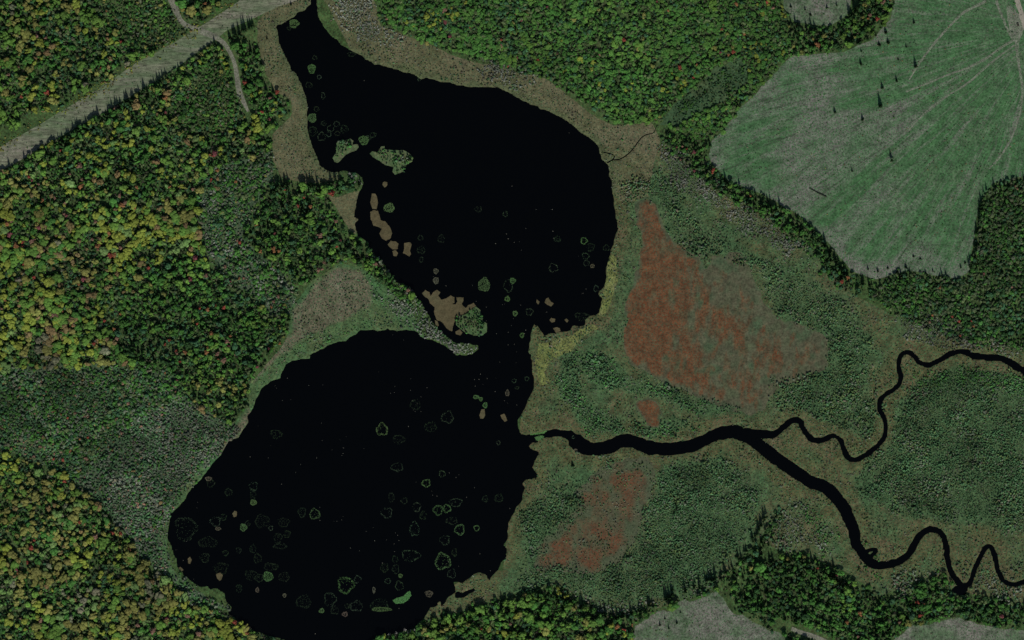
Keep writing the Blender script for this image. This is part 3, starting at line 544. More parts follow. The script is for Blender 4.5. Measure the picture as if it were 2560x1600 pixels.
# ------------------------------------------------------------------ where the trees stand
def hexpts(s, jit=0.42, seed=0):
    r = np.random.default_rng(seed); xs = np.arange(XS[0] + 2, XS[-1] - 2, s); ys = np.arange(YS[0] + 2, YS[-1] - 2, s * 0.866)
    X, Y = np.meshgrid(xs, ys); X = X + (np.arange(len(ys)) % 2)[:, None] * s * .5
    X = X + r.uniform(-jit, jit, X.shape) * s; Y = Y + r.uniform(-jit, jit, X.shape) * s
    return X.ravel(), Y.ravel()
YG, OL, GR, MG, DK, TE, BR, GT, LG = (.155, .19, .03), (.15, .155, .042), (.044, .125, .024), (.08, .16, .028), (.024, .062, .018), (.036, .095, .042), (.15, .112, .048), (.12, .125, .075), (.10, .17, .05)
RED, ORA, PNK, WINE = (.21, .05, .032), (.21, .10, .042), (.17, .10, .068), (.14, .045, .048)
STANDS = {  # polygon, spacing, crown size, palette, conifer share, maple share, gap share, height factor
 'topleft': (grow(F([(0,0),(590,0),(440,85),(0,350)])), 5.4, (4.2, 8.0), [(YG, 3), (OL, 3), (MG, 3), (GR, 2), (BR, .8), (GT, .5)], .16, .018, .12, 1.65),
 'topleft_scrub': (grow(F([(190,0),(395,0),(430,50),(470,66),(380,130),(300,110),(250,60)])), 5.0, (2.5, 4.5), [(OL, 3), (MG, 2), (GT, 1)], .42, .01, .45, 1.5),
 'strip_south': (grow(F([(0,412),(480,112),(540,95),(622,110),(625,190),(690,250),(640,310),(650,420),(560,390),(480,470),(0,520)])), 5.2, (4.0, 7.5), [(YG, 3), (OL, 2), (MG, 3), (GR, 3), (LG, 1), (BR, .5)], .22, .03, .10, 1.65),
 'strip_scrub': (F([(400,210),(520,135),(555,220),(590,290),(500,330),(420,300)]), 5.0, (2.2, 4.2), [(OL, 2), (GT, 2), (MG, 1)], .5, .02, .5, 1.5),
 'west': (grow(F([(0,500),(480,460),(470,570),(540,655),(690,745),(680,800),(600,880),(590,960),(540,1000),(450,950),(400,880),(0,880)])), 5.0, (4.4, 8.6), [(YG, 6), (OL, 4), (MG, 4), (GR, 1), (LG, 1.2), (BR, 1.3), (GT, .2)], .05, .03, .03, 1.35),
 'west_dark': (F([(400,600),(540,650),(690,745),(680,800),(600,880),(590,960),(540,1000),(440,930),(330,870),(260,800),(300,720)]), 4.8, (3.4, 7.0), [(GR, 4), (MG, 3), (DK, 2), (TE, 1), (OL, .7)], .22, .045, .05, 1.9),
 'swamp_trees': (grow(F([(0,880),(250,865),(400,880),(430,940),(330,960),(260,1050),(180,1130),(0,1035)])), 7.5, (2.2, 4.6), [(GR, 3), (TE, 2), (OL, 2), (GT, 2), (BR, 1)], .12, .10, .45, 1.1),
 'swamp_mid_trees': (P['swamp_mid'], 7.5, (2.4, 5.2), [(GR, 3), (TE, 2), (OL, 2), (GT, 2), (BR, 1)], .12, .07, .3, 1.1),
 'point': (F([(655,430),(760,440),(850,420),(855,450),(830,470),(770,480),(790,520),(835,560),(860,590),(920,620),(1010,700),(1005,730),(960,710),(900,660),(850,628),(800,620),(740,650),(690,680),(640,620),(570,560),(600,480)]), 5.0, (4.0, 7.5), [(GR, 4), (MG, 3), (DK, 3), (YG, 1), (TE, 1)], .33, .035, .04, 2.0),
 'southwest': (grow(F([(0,1040),(150,1120),(240,1200),(335,1315),(470,1430),(560,1460),(660,1500),(700,1512),(0,1512)])), 5.1, (4.2, 8.4), [(YG, 4), (OL, 5), (MG, 2.5), (GR, 1.2), (GT, .5), (BR, .6), (LG, 1.5)], .05, .016, .06, 1.4),
 'north': (grow(F([(868,0),(1850,0),(1856,60),(1880,125),(1800,205),(1680,340),(1620,330),(1560,290),(1450,292),(1350,225),(1260,180),(1180,150),(1000,100),(900,60)])), 3.8, (3.0, 5.8), [(GR, 8), ((.06, .14, .028), 9), (MG, 4), (YG, .4), (OL, .4), (TE, .8)], .05, .012, .0, .95),
 'northeast_edge': (grow(F([(1850,0),(1860,60),(1960,72),(2030,12),(2060,0),(2135,0),(2100,55),(2060,95),(1990,120),(1870,130)])), 4.8, (3.6, 6.5), [(GR, 3), (DK, 3), (MG, 2), (OL, 1)], .42, .05, .03, 2.1),
 'clearing_edge': (F([(1565,300),(1620,330),(1685,335),(1680,370),(1720,432),(1800,460),(1900,518),(1960,580),(2010,645),(2060,665),(2030,690),(1985,680),(1900,590),(1850,545),(1760,500),(1690,450),(1630,400),(1570,350)]), 4.4, (3.0, 5.8), [(GR, 4), (DK, 3), (TE, 2), (MG, 1)], .5, .04, .04, 2.1),
 'east': (grow(F([(2320,440),(2345,432),(2419,402),(2419,840),(2280,808),(2130,755),(2050,690),(2080,662),(2150,642),(2260,658),(2295,640),(2305,560)])), 3.3, (2.2, 3.9), [(DK, 4), ((.06, .085, .042), 5), (TE, 2), ((.08, .092, .055), 2)], .34, .006, .05, 1.6),
 'south': (grow(F([(690,1512),(985,1472),(1100,1440),(1280,1388),(1330,1388),(1430,1458),(1560,1437),(1690,1388),(1740,1350),(1790,1335),(1720,1400),(1620,1415),(1500,1480),(1470,1512)])), 5.4, (4.4, 8.4), [(YG, 4), (MG, 4), (OL, 2), (GR, 3), (DK, 1)], .12, .02, .04, 1.8),
 'dark_spur': (F([(1680,1392),(1740,1335),(1790,1280),(1836,1206),(1848,1230),(1805,1310),(1745,1368)]), 4.2, (3.2, 5.4), [(GR, 2), (DK, 5), (TE, 1)], .55, .02, .0, 2.0),
 'southeast': (grow(F([(1790,1330),(1850,1310),(1920,1312),(2000,1362),(2080,1412),(2150,1395),(2200,1360),(2250,1350),(2300,1400),(2419,1440),(2419,1500),(2340,1480),(2250,1462),(2160,1472),(2050,1512),(1870,1512),(1770,1462),(1720,1410)])), 4.9, (3.6, 7.0), [(GR, 7), (DK, 2), (MG, 2), (TE, 2), (OL, .3)], .42, .02, .10, 1.9),
}
keys = list(STANDS)
SF = np.stack([poly_field([v[0]], 1.3) for v in STANDS.values()])
# smaller stands are listed after the large ones that hold them and win where they overlap
stand_id = np.full(GX.shape, -1)
for i, k in enumerate(keys): stand_id[SF[i] > 0] = i
openf = np.maximum.reduce([f[k] for k in ('clearing', 'clearing_small', 'clearing_bottom', 'clearing_corner', 'strip', 'moss_big', 'moss_small', 'moss_low', 'sedge_triangle', 'sedge_left', 'sedge_north', 'meadow', 'gap')])
TRACK = WP(Z(0,0,[(1600,-150),(1640,40),(1680,140),(1710,210),(1800,258),(1900,290),(2010,340),(2100,385),(2170,480),(2220,600),(2245,760),(2255,860),(2300,960),(2350,1060)]))
openf = np.maximum(openf, sdf_line(TRACK, [14] * len(TRACK), GX, GY) - 1.0)
BT = WP(Z(3,3,[(100,1370),(300,1435),(520,1512),(700,1600)])); openf = np.maximum(openf, sdf_line(BT, [14] * 4, GX, GY))
# sunken lines of shade in the woods: narrow rides between the crowns
for rd in (Z(2,0,[(870,10),(960,80),(1080,170)]), Z(0,3,[(90,540),(170,680),(260,830)]), Z(3,3,[(0,1360),(120,1410),(220,1440)])):
    q = WP(rd); openf = np.maximum(openf, sdf_line(q, [5] * len(q), GX, GY))
clump = fbm(GX / 28, GY / 28, 77, 2)
ALL = {k: [] for k in ('b', 'c', 'm')}
for i, k in enumerate(keys):
    poly, s, (d0, d1), pal, cf, mf, gap, hf = STANDS[k]
    X, Y = hexpts(s, 0.40, 100 + i)
    keep = (sample(stand_id, X, Y) == i) & (sample(openf, X, Y) < -0.5) & (sample(water, X, Y) < -1.0)
    r = np.random.default_rng(200 + i)
    keep &= r.uniform(size=X.size) > gap + .55 * (fbm(X / 17, Y / 17, 250 + i, 2) > .27)
    X, Y = X[keep], Y[keep]; n = len(X); cl = sample(clump, X, Y)
    big = np.clip(r.beta(1.15, 2.3, n) + 0.55 * cl, 0, 1); d = .85 * d0 + (1.25 * d1 - .85 * d0) * big
    w = np.array([p[1] for p in pal]); cols = np.array([p[0] for p in pal])
    # neighbouring crowns tend to share a species: pick colours along a slowly varying field
    u = np.clip(0.5 + 1.7 * fbm(X / 42, Y / 42, 300 + i, 3) + r.normal(0, .15, n), 0, .999)
    perm = r.permutation(len(pal)); cw = np.cumsum(w[perm]) / w.sum(); ci = perm[np.searchsorted(cw, u)]
    tint = cols[ci] * r.uniform(*((.9, 1.1) if k == 'north' else (0.82, 1.18)), (n, 1)) * r.uniform(.95, 1.05, (n, 3)) * np.clip(1 + .8 * fbm(X / 45, Y / 45, 320, 2), .7, 1.35)[:, None]
    kind = r.uniform(size=n) + 0.25 * cl
    isc = r.uniform(size=n) < np.clip(cf + 0.5 * fbm(X / 35, Y / 35, 400, 2) * (cf > .1), 0, 1)
    ism = (~isc) & (r.uniform(size=n) < np.clip(.75 * mf * (1 + 13 * fbm(X / 30, Y / 30, 410, 2)), 0, 1))
    h = (0.45 * d + 0.55 * 0.5 * (d0 + d1)) * hf * 0.80 * r.uniform(.93, 1.07, n); d = d * 1.28
    for kk, msk in (('c', isc), ('m', ism), ('b', ~isc & ~ism)):
        D = dict(x=X[msk], y=Y[msk], d=d[msk].copy(), h=h[msk].copy(), tint=tint[msk].copy(), st=np.full(msk.sum(), i))
        m_ = msk.sum()
        if kk == 'c':
            D['d'] = np.clip(D['d'] * .66, 1.9, 5.6); D['h'] = D['d'] * r.uniform(1.9, 2.7, m_) * (0.75 if s < 4 else 1)
            D['tint'] = np.array(DK) * r.uniform(.6, 1.25, (m_, 1)) * r.uniform(.9, 1.1, (m_, 3)) * (1.7 if k == 'southeast' else 1.0)
        if kk == 'm':
            D['tint'] = np.array([RED, ORA, PNK, ORA, PNK, RED, WINE])[r.integers(0, 7, m_)] * r.uniform(.7, 1.1, (m_, 1)); D['d'] = np.clip(D['d'] * .8, 3.4, 7.5)
        ALL[kk].append(D)
# rows of dark spruce along the edges that stand against the open ground
def edge_row(pts, gap, size, hf):
    Pp = smooth(WP(pts), 2); seg = np.r_[0, np.cumsum(np.hypot(*np.diff(Pp, axis=0).T))]; t = []; p = 2.0
    while p < seg[-1]: t.append(p); p += .27 * gap * rng.uniform(.5, 1.7)
    t = np.array(t); x = np.interp(t, seg, Pp[:, 0]) + rng.normal(0, 1.8, len(t)); y = np.interp(t, seg, Pp[:, 1]) + rng.normal(0, 1.8, len(t))
    d = rng.uniform(size[0], size[1], len(t)) * 1.12; n = len(t)
    ok = (fbm(x / 9, y / 9, 333, 2) > -.16) & (np.abs(x) < 700) & (np.abs(y) < 460) & (sample(water, x, y) < -0.5); x, y, d = x[ok], y[ok], d[ok]; n = len(x)
    ALL['c'].append(dict(x=x, y=y, d=d, h=d * rng.uniform(hf[0], hf[1], n) * np.where(rng.uniform(size=n) < .35, rng.uniform(.45, .75, n), 1.02), tint=np.array(DK) * rng.uniform(.6, 1.1, (n, 1)) * np.ones((n, 3)), st=np.full(n, -1)))
edge_row(Z(0,0,[(200,1560),(500,1370),(960,1120),(1300,920),(1650,700),(1700,690)]), 7.0, (3.6, 5.2), (2.3, 3.2))
edge_row(Z(0,0,[(2170,380),(2250,330),(2419,240)]), 6.0, (4.0, 5.4), (2.6, 3.3))
edge_row(Z(2,1,[(1960,230),(2080,330),(2180,400),(2350,430)]) + Z(3,1,[(0,470),(150,480),(260,590),(380,630),(430,680),(520,790),(620,960),(700,1080),(790,1130)]), 4.2, (3.2, 4.8), (2.6, 3.6))
edge_row(Z(3,1,[(870,1180),(1000,1190),(1150,1170),(1260,1090),(1400,1060),(1600,1080),(1760,1140),(1850,1110),(1930,1020),(1960,830),(1980,600),(2020,400),(2090,260),(2200,270),(2300,260),(2419,190)]), 4.5, (2.8, 4.4), (2.4, 3.4))
edge_row(Z(3,0,[(140,180),(240,260),(380,300),(500,310),(640,260),(750,190),(830,90),(900,20)]), 4.0, (3.4, 4.8), (2.6, 3.4))
edge_row(Z(2,3,[(60,1130),(200,1100),(330,1080),(430,1110),(560,1160),(700,1230),(850,1270),(1000,1290),(1200,1240),(1380,1160),(1550,1060),(1750,1000),(1950,920),(2100,810),(2250,620),(2360,450),(2400,350)]), 5.5, (3.4, 5.0), (2.5, 3.4))
edge_row(Z(3,3,[(0,760),(150,800),(250,760),(380,790),(520,850),(700,990),(820,1060)]), 5.0, (3.6, 5.2), (2.4, 3.2))
edge_row(Z(1,1,[(180,300),(280,240),(430,220),(560,260),(650,240),(720,190),(820,200)]), 5.0, (3.6, 5.2), (2.6, 3.4))
edge_row(Z(1,3,[(1640,1400),(1760,1370),(1900,1340),(2000,1310),(2150,1290),(2300,1260),(2419,1220)]), 7.0, (3.6, 5.4), (2.4, 3.2))
edge_row(Z(0,3,[(850,260),(940,370),(1030,480),(1130,600),(1230,700),(1350,840),(1500,980),(1650,1100),(1850,1230)]), 6.0, (3.4, 5.0), (2.6, 3.4))
CAT = {k: {q: np.concatenate([D[q] for D in v]) for q in v[0]} for k, v in ALL.items()}

# ------------------------------------------------------------------ labels by nearest landmark
LM = [(n, WP(F([p]))[0]) for n, p in [
 ('the track crossing on the mown strip', (530, 85)), ('the top inlet of the lake', (737, 10)), ('the upper left bay', (790, 350)), ('the shrubby green islet', (925, 375)),
 ('the long tan floating mat', (890, 520)), ('the triangular sedge flat', (815, 490)), ('the big brown floating mat', (1060, 720)), ('the pale peninsula tip', (1110, 825)),
 ('the narrows between the lakes', (1200, 790)), ('the notched east shore', (1300, 775)), ('the stream mouth', (1265, 1025)), ('the stream fork', (1790, 1020)),
 ('the red moss point', (1520, 500)), ('the large red bog', (1700, 780)), ('the small red moss patch', (1540, 970)), ('the lower brown bog', (1440, 1200)),
 ('the top shore bend', (1180, 205)), ('the creek outlet', (1430, 375)), ('the left tip of the clearing', (1675, 350)), ('the fallen trunk', (1925, 455)),
 ('the lower edge of the clearing', (2150, 650)), ('the gravel road', (2405, 20)), ('the small top clearing', (1940, 30)), ('the sharp stream bend', (2020, 1085)),
 ('the upper stream loop', (2140, 840)), ('the wide lower stream', (1930, 1150)), ('the stream hook', (2060, 1305)), ('the tight stream loop', (2340, 1290)),
 ('the bottom clearing', (1640, 1460)), ('the bottom track', (1900, 1500)), ('the sedge spit', (1130, 1390)), ('the bright green crescent', (1005, 1400)),
 ('the left shore of the lower lake', (400, 1230)), ('the bottom edge of the lake', (800, 1500)), ('the meadow between the lakes', (780, 730)), ('the left end of the mown strip', (10, 380)),
 ('the middle of the mown strip', (260, 235)), ('the narrow grey swamp', (560, 500)), ('the bottom left corner', (0, 1512)), ('the top left corner', (0, 0)),
 ('the left shrub swamp', (250, 1000)), ('the willow belt', (300, 1230)), ('the bend of the dirt track', (560, 180)), ('the left picture edge', (10, 640)), ('the centre of the left wood', (250, 620)),
 ('the lower left wood', (200, 1380)), ('the top picture edge', (1100, 20)), ('the brook gap in the top wood', (1680, 200)), ('the dark upper corner of the clearing', (2330, 440)), ('the right picture edge', (2410, 640)),
 ('the lower right picture edge', (2410, 1450)), ('the big oval plant ring', (437, 1240)), ('the round bright plant ring', (817, 1382)), ('the dark middle of the lower lake', (740, 1080)), ('the middle of the upper lake', (1180, 450))]]
LMP = np.array([p for _, p in LM])
ORD = ['', 'second ', 'third ', 'fourth ', 'fifth ', 'sixth ', 'seventh ', 'eighth ', 'ninth ', 'tenth ', 'eleventh ', 'twelfth ', 'thirteenth ', 'fourteenth ', 'fifteenth ', 'sixteenth ', 'seventeenth ', 'eighteenth ', 'nineteenth ', 'twentieth ',
       'twenty-first ', 'twenty-second ', 'twenty-third ', 'twenty-fourth ', 'twenty-fifth ', 'twenty-sixth ', 'twenty-seventh ', 'twenty-eighth ', 'twenty-ninth ', 'thirtieth ']
def place_labels(items):
    """items: (description, x, y); returns a label for each, ranked by nearness to a landmark of the picture"""
    bins = {}
    for i, (d, x, y) in enumerate(items):
        dd = np.hypot(LMP[:, 0] - x, LMP[:, 1] - y); k = int(dd.argmin()); dx, dy = x - LMP[k, 0], y - LMP[k, 1]
        side = ('right of' if dx > 0 else 'left of') if abs(dx) > abs(dy) else ('above' if dy > 0 else 'below')
        bins.setdefault((d, side, k), []).append((dd[k], i))
    out = [None] * len(items)
    for (d, side, k), v in bins.items():
        for r, (_, i) in enumerate(sorted(v)): out[i] = '%s, %snearest %s %s' % (d, ORD[min(r, 29)], side, LM[k][0])
    return out
def inframe(D, pad=4): return (np.abs(D['x']) < 640 - pad) & (np.abs(D['y']) < 400 - pad)
def colour_word(t):
    r_, g_, b_ = t; l = (r_ + g_ + b_)
    if r_ > 1.9 * g_: return 'crimson' if b_ > g_ * .95 else ('red' if r_ > 3.2 * g_ else 'orange red')
    if r_ > 1.25 * g_: return 'tan brown'
    if r_ > .98 * g_: return 'olive' if b_ < .5 * g_ else 'grey tan'
    if r_ > .78 * g_: return 'yellow green'
    return 'dark green' if l < .15 else ('bluish green' if b_ > .45 * g_ else 'mid green')

# individuals: the 300 largest broadleaved crowns, up to 300 red maples, the 300 largest spruces
D = CAT['b']; fr = np.where(inframe(D))[0]; pick = fr[np.argsort(-D['d'][fr])[:300]]; rest_b = np.ones(len(D['x']), bool); rest_b[pick] = False
labs = place_labels([('%s broad-crowned tree' % colour_word(D['tint'][i]), D['x'][i], D['y'][i]) for i in pick])
first_b = {}
for n_, i in enumerate(pick):
    t = tree('broadleaf_tree', BL, n_ % len(BL), D['x'][i], D['y'][i], D['d'][i] * 1.05, D['h'][i], rng.uniform(0, 6.28), D['tint'][i])
    tag(t, labs[n_], 'tree', 'large broadleaved trees in the woods')
    first_b.setdefault(n_ % len(BL), t)
D = CAT['m']; fr = np.where(inframe(D))[0]; pick_m = fr[np.argsort(-D['d'][fr])[:300]]; rest_m = np.ones(len(D['x']), bool); rest_m[pick_m] = False
labs = place_labels([('%s autumn maple' % colour_word(D['tint'][i]), D['x'][i], D['y'][i]) for i in pick_m])
for n_, i in enumerate(pick_m):
    tag(tree('maple_tree', BL, n_ % len(BL), D['x'][i], D['y'][i], D['d'][i], D['h'][i], rng.uniform(0, 6.28), D['tint'][i]), labs[n_], 'tree', 'red and orange maples in the woods')
D = CAT['c']; fr = np.where(inframe(D))[0]; pick_c = fr[np.argsort(-(D['h'][fr] * D['d'][fr]))[:275]]; rest_c = np.ones(len(D['x']), bool); rest_c[pick_c] = False
labs = place_labels([('tall dark spruce', D['x'][i], D['y'][i]) for i in pick_c])
first_c = {}
for n_, i in enumerate(pick_c):
    t = tree('spruce_tree', CO, n_ % len(CO), D['x'][i], D['y'][i], D['d'][i], D['h'][i], rng.uniform(0, 6.28), D['tint'][i])
    tag(t, labs[n_], 'tree', 'tall dark spruces'); first_c.setdefault(n_ % len(CO), t)
kids = lambda t: [c for c in t.children]
bm_ng = scatter_nodes('broadleaf_scatter', [kids(first_b[k]) for k in sorted(first_b)])
co_ng = scatter_nodes('conifer_scatter', [kids(first_c[k]) for k in sorted(first_c)])
def sub(D, m): return {k: v[m] for k, v in D.items()}
Db = sub(CAT['b'], rest_b); Dm = sub(CAT['m'], rest_m)
Db = {k: np.concatenate([Db[k], Dm[k]]) for k in Db}
scatter('broadleaf_wood', bm_ng, len(first_b), Db, 'smaller green, olive and yellow broadleaved trees massed through the woods', 'wood')
scatter('conifer_wood', co_ng, len(first_c), sub(CAT['c'], rest_c), 'smaller dark conifers massed through the woods and wood edges', 'wood')

# lone trees on the open ground, read one by one (base of the trunk, height, width)
lone = [(3,0,1395,630,15,5.0),(3,0,1215,765,9,4.6),(3,0,1080,832,9,3.8),(3,0,1062,1005,19,6.2),(3,0,877,607,9.5,4.2),(3,0,632,1062,9,3.6),(3,0,893,1132,9,4.4),(3,1,1168,5,15,5.2),(3,0,1135,405,8,4.4),(3,0,1050,425,6,4.2),
        (3,0,1112,310,9,4.6),(3,0,1378,215,8,3.4),(3,0,1305,445,6,2.4),(3,0,1230,562,3.5,3),(3,0,880,485,4.5,3),(3,0,215,65,5.5,3.4),(3,0,350,92,6.5,2.8),(3,0,557,75,6.5,3),(3,0,648,52,6.5,3),(3,0,402,140,3.5,4.2),
        (2,3,1398,1372,7,3.2),(2,3,1445,1312,4,2.4),(2,3,1482,1402,6,3.2),(2,3,1557,1352,6,3),(2,3,1592,1252,4,2.2),(3,1,795,105,5,2.8),(3,1,945,1032,6,3.4),(3,1,1037,1052,6,3.6),(3,1,1218,1062,7,4.6),(3,1,1132,1022,4,3),(3,1,1300,1015,6,3.6),
        (3,1,1820,1015,6,3.4),(3,1,1862,972,4,3),(3,1,1440,935,4,3),(3,1,1375,912,4,3),(2,2,575,1375,7,5),(0,3,1540,320,5,4),(1,0,330,45,6,3.2),(1,0,105,365,5,3)]
items = [('lone dark spruce', *WP(Z(c, r, [(x, y)]))[0]) for c, r, x, y, h, w in lone]
for (c, r, x, y, h, w), lb, it in zip(lone, place_labels(items), items):
    tag(tree('lone_spruce', CO, random.randrange(len(CO)), it[1], it[2], w * 1.15, h * .9, random.uniform(0, 6), np.array(DK) * random.uniform(.35, .6)), lb, 'tree', 'lone spruces on open ground')

# ------------------------------------------------------------------ shrubs of the bogs and swamps
GG, PG, TG, DG, OG, LM_, TN = (.105, .13, .088), (.155, .168, .135), (.062, .135, .058), (.044, .10, .04), (.082, .125, .045), (.065, .185, .045), (.125, .115, .078)
SHR = {  # polygons, spacing, sizes, height factor, palette, gap, label
 'swamp_left': ([P['swamp_left']], 2.7, (1.8, 3.6), 1.15, [(DG, 2), (TG, 3), (GG, 5), (GR, 2), (TN, .8), (PNK, .35), (BR, .3)], .06, 'low dark green and grey shrubs covering the left swamp'),
 'willow_left': ([F([(320,950),(480,960),(555,1015),(560,1040),(430,1170),(395,1235),(385,1330),(440,1400),(520,1440),(400,1370),(330,1300),(240,1190),(300,1100)])], 2.5, (1.5, 2.8), 1.0, [(GG, 4), (PG, 4), (TG, 1), (TN, 1.5)], .12, 'pale grey green willows along the left shore of the lower lake'),
 'swamp_mid': ([P['swamp_mid']], 2.8, (1.6, 3.2), 1.1, [(GG, 5), (TG, 2), (DG, 1), (TN, 2), (PG, 2.5)], .1, 'grey green shrubs filling the narrow swamp in the left wood'),
 'willow_north': ([grow(F([(775,0),(868,0),(900,62),(940,90),(880,115),(820,70),(790,30)])), F([(1120,125),(1180,130),(1260,165),(1270,200),(1190,205),(1130,165)])], 2.0, (1.2, 2.5), 1.0, [(GG, 3), (PG, 6), (TG, 1), (TN, 1)], .1, 'pale grey willows behind the top shore of the upper lake'),
 'point_tip': ([F([(890,690),(1010,720),(1040,780),(1070,805),(1125,815),(1120,830),(1075,838),(1040,815),(990,780),(940,760)])], 2.2, (1.4, 2.8), 1.2, [(PG, 6), (GG, 3), (TG, 1)], .08, 'pale silvery shrubs covering the peninsula between the lakes'),
 'bog_edge': (BOGSHRUB['bog_edge'], 2.0, (1.3, 2.8), 1.5, [(TG, 5), (DG, 3), (LM_, 1.5), (GG, 1)], .12, 'dark teal green shrubs bordering the red bog and the main stream'),
 'bog_north': (BOGSHRUB['bog_north'], 2.1, (1.3, 2.8), 1.5, [(OG, 4), (DG, 3), (TG, 4), (GG, 1.6), (TN, .4)], .12, 'olive and dark green shrubs between the red bog and the clearing'),
 'willow_clearing': ([F([(1560,345),(1600,355),(1660,405),(1740,470),(1850,530),(1900,580),(1860,600),(1760,540),(1690,490),(1610,440),(1565,395)]), F([(2120,730),(2200,740),(2300,790),(2419,820),(2419,845),(2300,815),(2200,810),(2130,790)])], 1.9, (1.2, 2.4), 1.0, [(GG, 3), (PG, 5), (TN, 1.5)], .05, 'grey willows in a belt below the clearing edge'),
 'bog_south': (BOGSHRUB['bog_south'], 2.0, (1.3, 2.6), 1.5, [(TG, 5), (DG, 3), (OG, 2), (GG, 1.5)], .08, 'green bog shrubs around and right of the lower brown bog'),
 'bog_east': (BOGSHRUB['bog_east'], 2.0, (1.2, 2.5), 1.6, [(TG, 6), (DG, 3), (OG, 3), (GG, 1.2), (TN, .5)], .10, 'green bog shrubs between the two stream branches at the right'),
 'bright_shrub': ([grow(F([(2160,890),(2250,865),(2340,880),(2419,910),(2419,950),(2330,915),(2250,900),(2180,920)])), F([(2035,1275),(2070,1290),(2095,1330),(2080,1360),(2035,1340)]), F([(1905,1200),(1935,1215),(1975,1260),(1950,1300),(1910,1260)])], 2.5, (1.4, 2.8), 1.2, [(LM_, 5), (GR, 2)], .15, 'bright green leafy shrubs by the stream loops'),
 'south_scrub': ([F([(1830,1210),(1900,1190),(1960,1240),(1960,1310),(1850,1300),(1815,1280)]), grow(F([(2090,1380),(2180,1330),(2240,1330),(2200,1370),(2120,1410)])), grow(F([(2270,1330),(2330,1340),(2419,1370),(2419,1440),(2330,1420),(2290,1395)])), F([(1280,1390),(1440,1420),(1560,1420),(1690,1360),(1690,1390),(1560,1440),(1430,1460),(1340,1395)])], 2.6, (1.4, 2.8), 1.2, [(GG, 3), (PG, 1.5), (TN, 2), (TG, 2), (DG, 1)], .2, 'grey tan scrub along the lower stream and wood edge'),
 'meadow_bush': ([F([(640,845),(720,800),(830,770),(930,740),(980,760),(920,785),(830,790),(720,850),(650,880)]), F([(860,640),(930,690),(960,730),(900,740),(870,690)]), F([(390,1150),(440,1150),(400,1200),(380,1190)])], 3.2, (1.2, 2.4), 1.0, [(TG, 3), (LM_, 1), (GG, 1)], .3, 'scattered green bushes on the meadow between the lakes'),
 'islet_bush': ([Z(1,0,[(775,1330),(900,1320),(905,1380),(860,1440),(790,1490),(750,1480)]), Z(1,0,[(1130,1450),(1200,1420),(1300,1425),(1400,1425),(1470,1475),(1460,1530),(1400,1570),(1390,1620),(1320,1640),(1300,1570),(1200,1530)]), Z(1,1,[(1890,1512),(1900,1480),(1980,1460),(2040,1400),(2110,1430),(2140,1512),(2160,1600),(2130,1650),(2060,1645),(1980,1620),(1900,1570)])], 2.1, (1.3, 2.8), 2.0, [(LM_, 4), (TG, 3), (GG, 1), (OG, 1)], .02, 'green shrubs crowding the floating islets of the upper lake'),
 'sparse': ([P['wetland'], P['sedge_left'], P['sedge_north'], P['meadow']], 3.2, (0.7, 1.9), 1.0, [(DG, 3), (TG, 2), (GG, 2), (TN, 2), (OG, 3)], .22, 'single low bushes dotted over the open sedge'),
 'clear_scrub': ([P['clearing'], P['clearing_small'], P['clearing_bottom'], P['clearing_corner'], P['strip']], 4.2, (0.7, 1.8), .9, [(TG, 2), (GR, 2), (TN, 2), (BR, .6), (DG, 1.5)], .45, 'low sprouting brush dotted over the clearings and the mown strip'),
 'forest_gap': ([STANDS['topleft_scrub'][0], STANDS['strip_scrub'][0]], 3.0, (1.2, 2.6), 1.0, [(OG, 3), (TN, 2), (OL, 2), (GG, 1)], .2, 'brownish olive brush in the thin wood beside the mown strip'),
 'gap_brush': ([P['gap']], 2.2, (1.2, 2.8), 1.0, [(DG, 3), (TG, 3), (GR, 2), (OG, 2)], .3, 'low dark brush in the gap of the top wood'),
 'shore_pale': ([Z(0,3,[(1330,830),(1450,880),(1560,960),(1680,1060),(1800,1130),(1900,1190),(2050,1230),(2150,1230),(2140,1270),(2000,1270),(1850,1230),(1700,1130),(1560,1030),(1440,940)]), Z(1,1,[(1040,800),(1120,900),(1200,960),(1330,1150),(1480,1230),(1580,1360),(1500,1330),(1400,1240),(1250,1100),(1120,960)]), Z(1,3,[(1130,1490),(1250,1450),(1400,1410),(1500,1390),(1480,1430),(1300,1470)])], 2.2, (1.3, 2.6), 1.2, [(PG, 6), (GG, 2)], .25, 'bleached pale brush along the wooded shores'),
 'strip_edge': ([Z(0,0,[(0,1375),(350,1175),(800,905),(1300,575),(1700,355),(1900,235),(2190,45),(2215,70),(1915,262),(1710,385),(1310,605),(810,935),(360,1205),(0,1405)])], 2.2, (1.2, 2.4), .8, [(YG, 4), (OL, 2), (BR, 1.2), (LG, 1)], .1, 'sunlit yellow green brush along the upper edge of the mown strip'),
 'understorey': ([v[0] for v in STANDS.values()], 3.1, (2.2, 4.6), 1.1, [(GR, 3), (DK, 2), (TE, 1.5), ((.07, .10, .04), 2)], .12, 'low green undergrowth filling the gaps between the trees'),
}
SHM = [mesh_np('shrub', *shrub_mesh(500 + s, 3 + s % 3), M['shrubleaf']) for s in range(6)] + [mesh_np('shrub', *conifer_crown(600 + s, 5, 0.05, .8, 8), M['needle']) for s in range(2)]
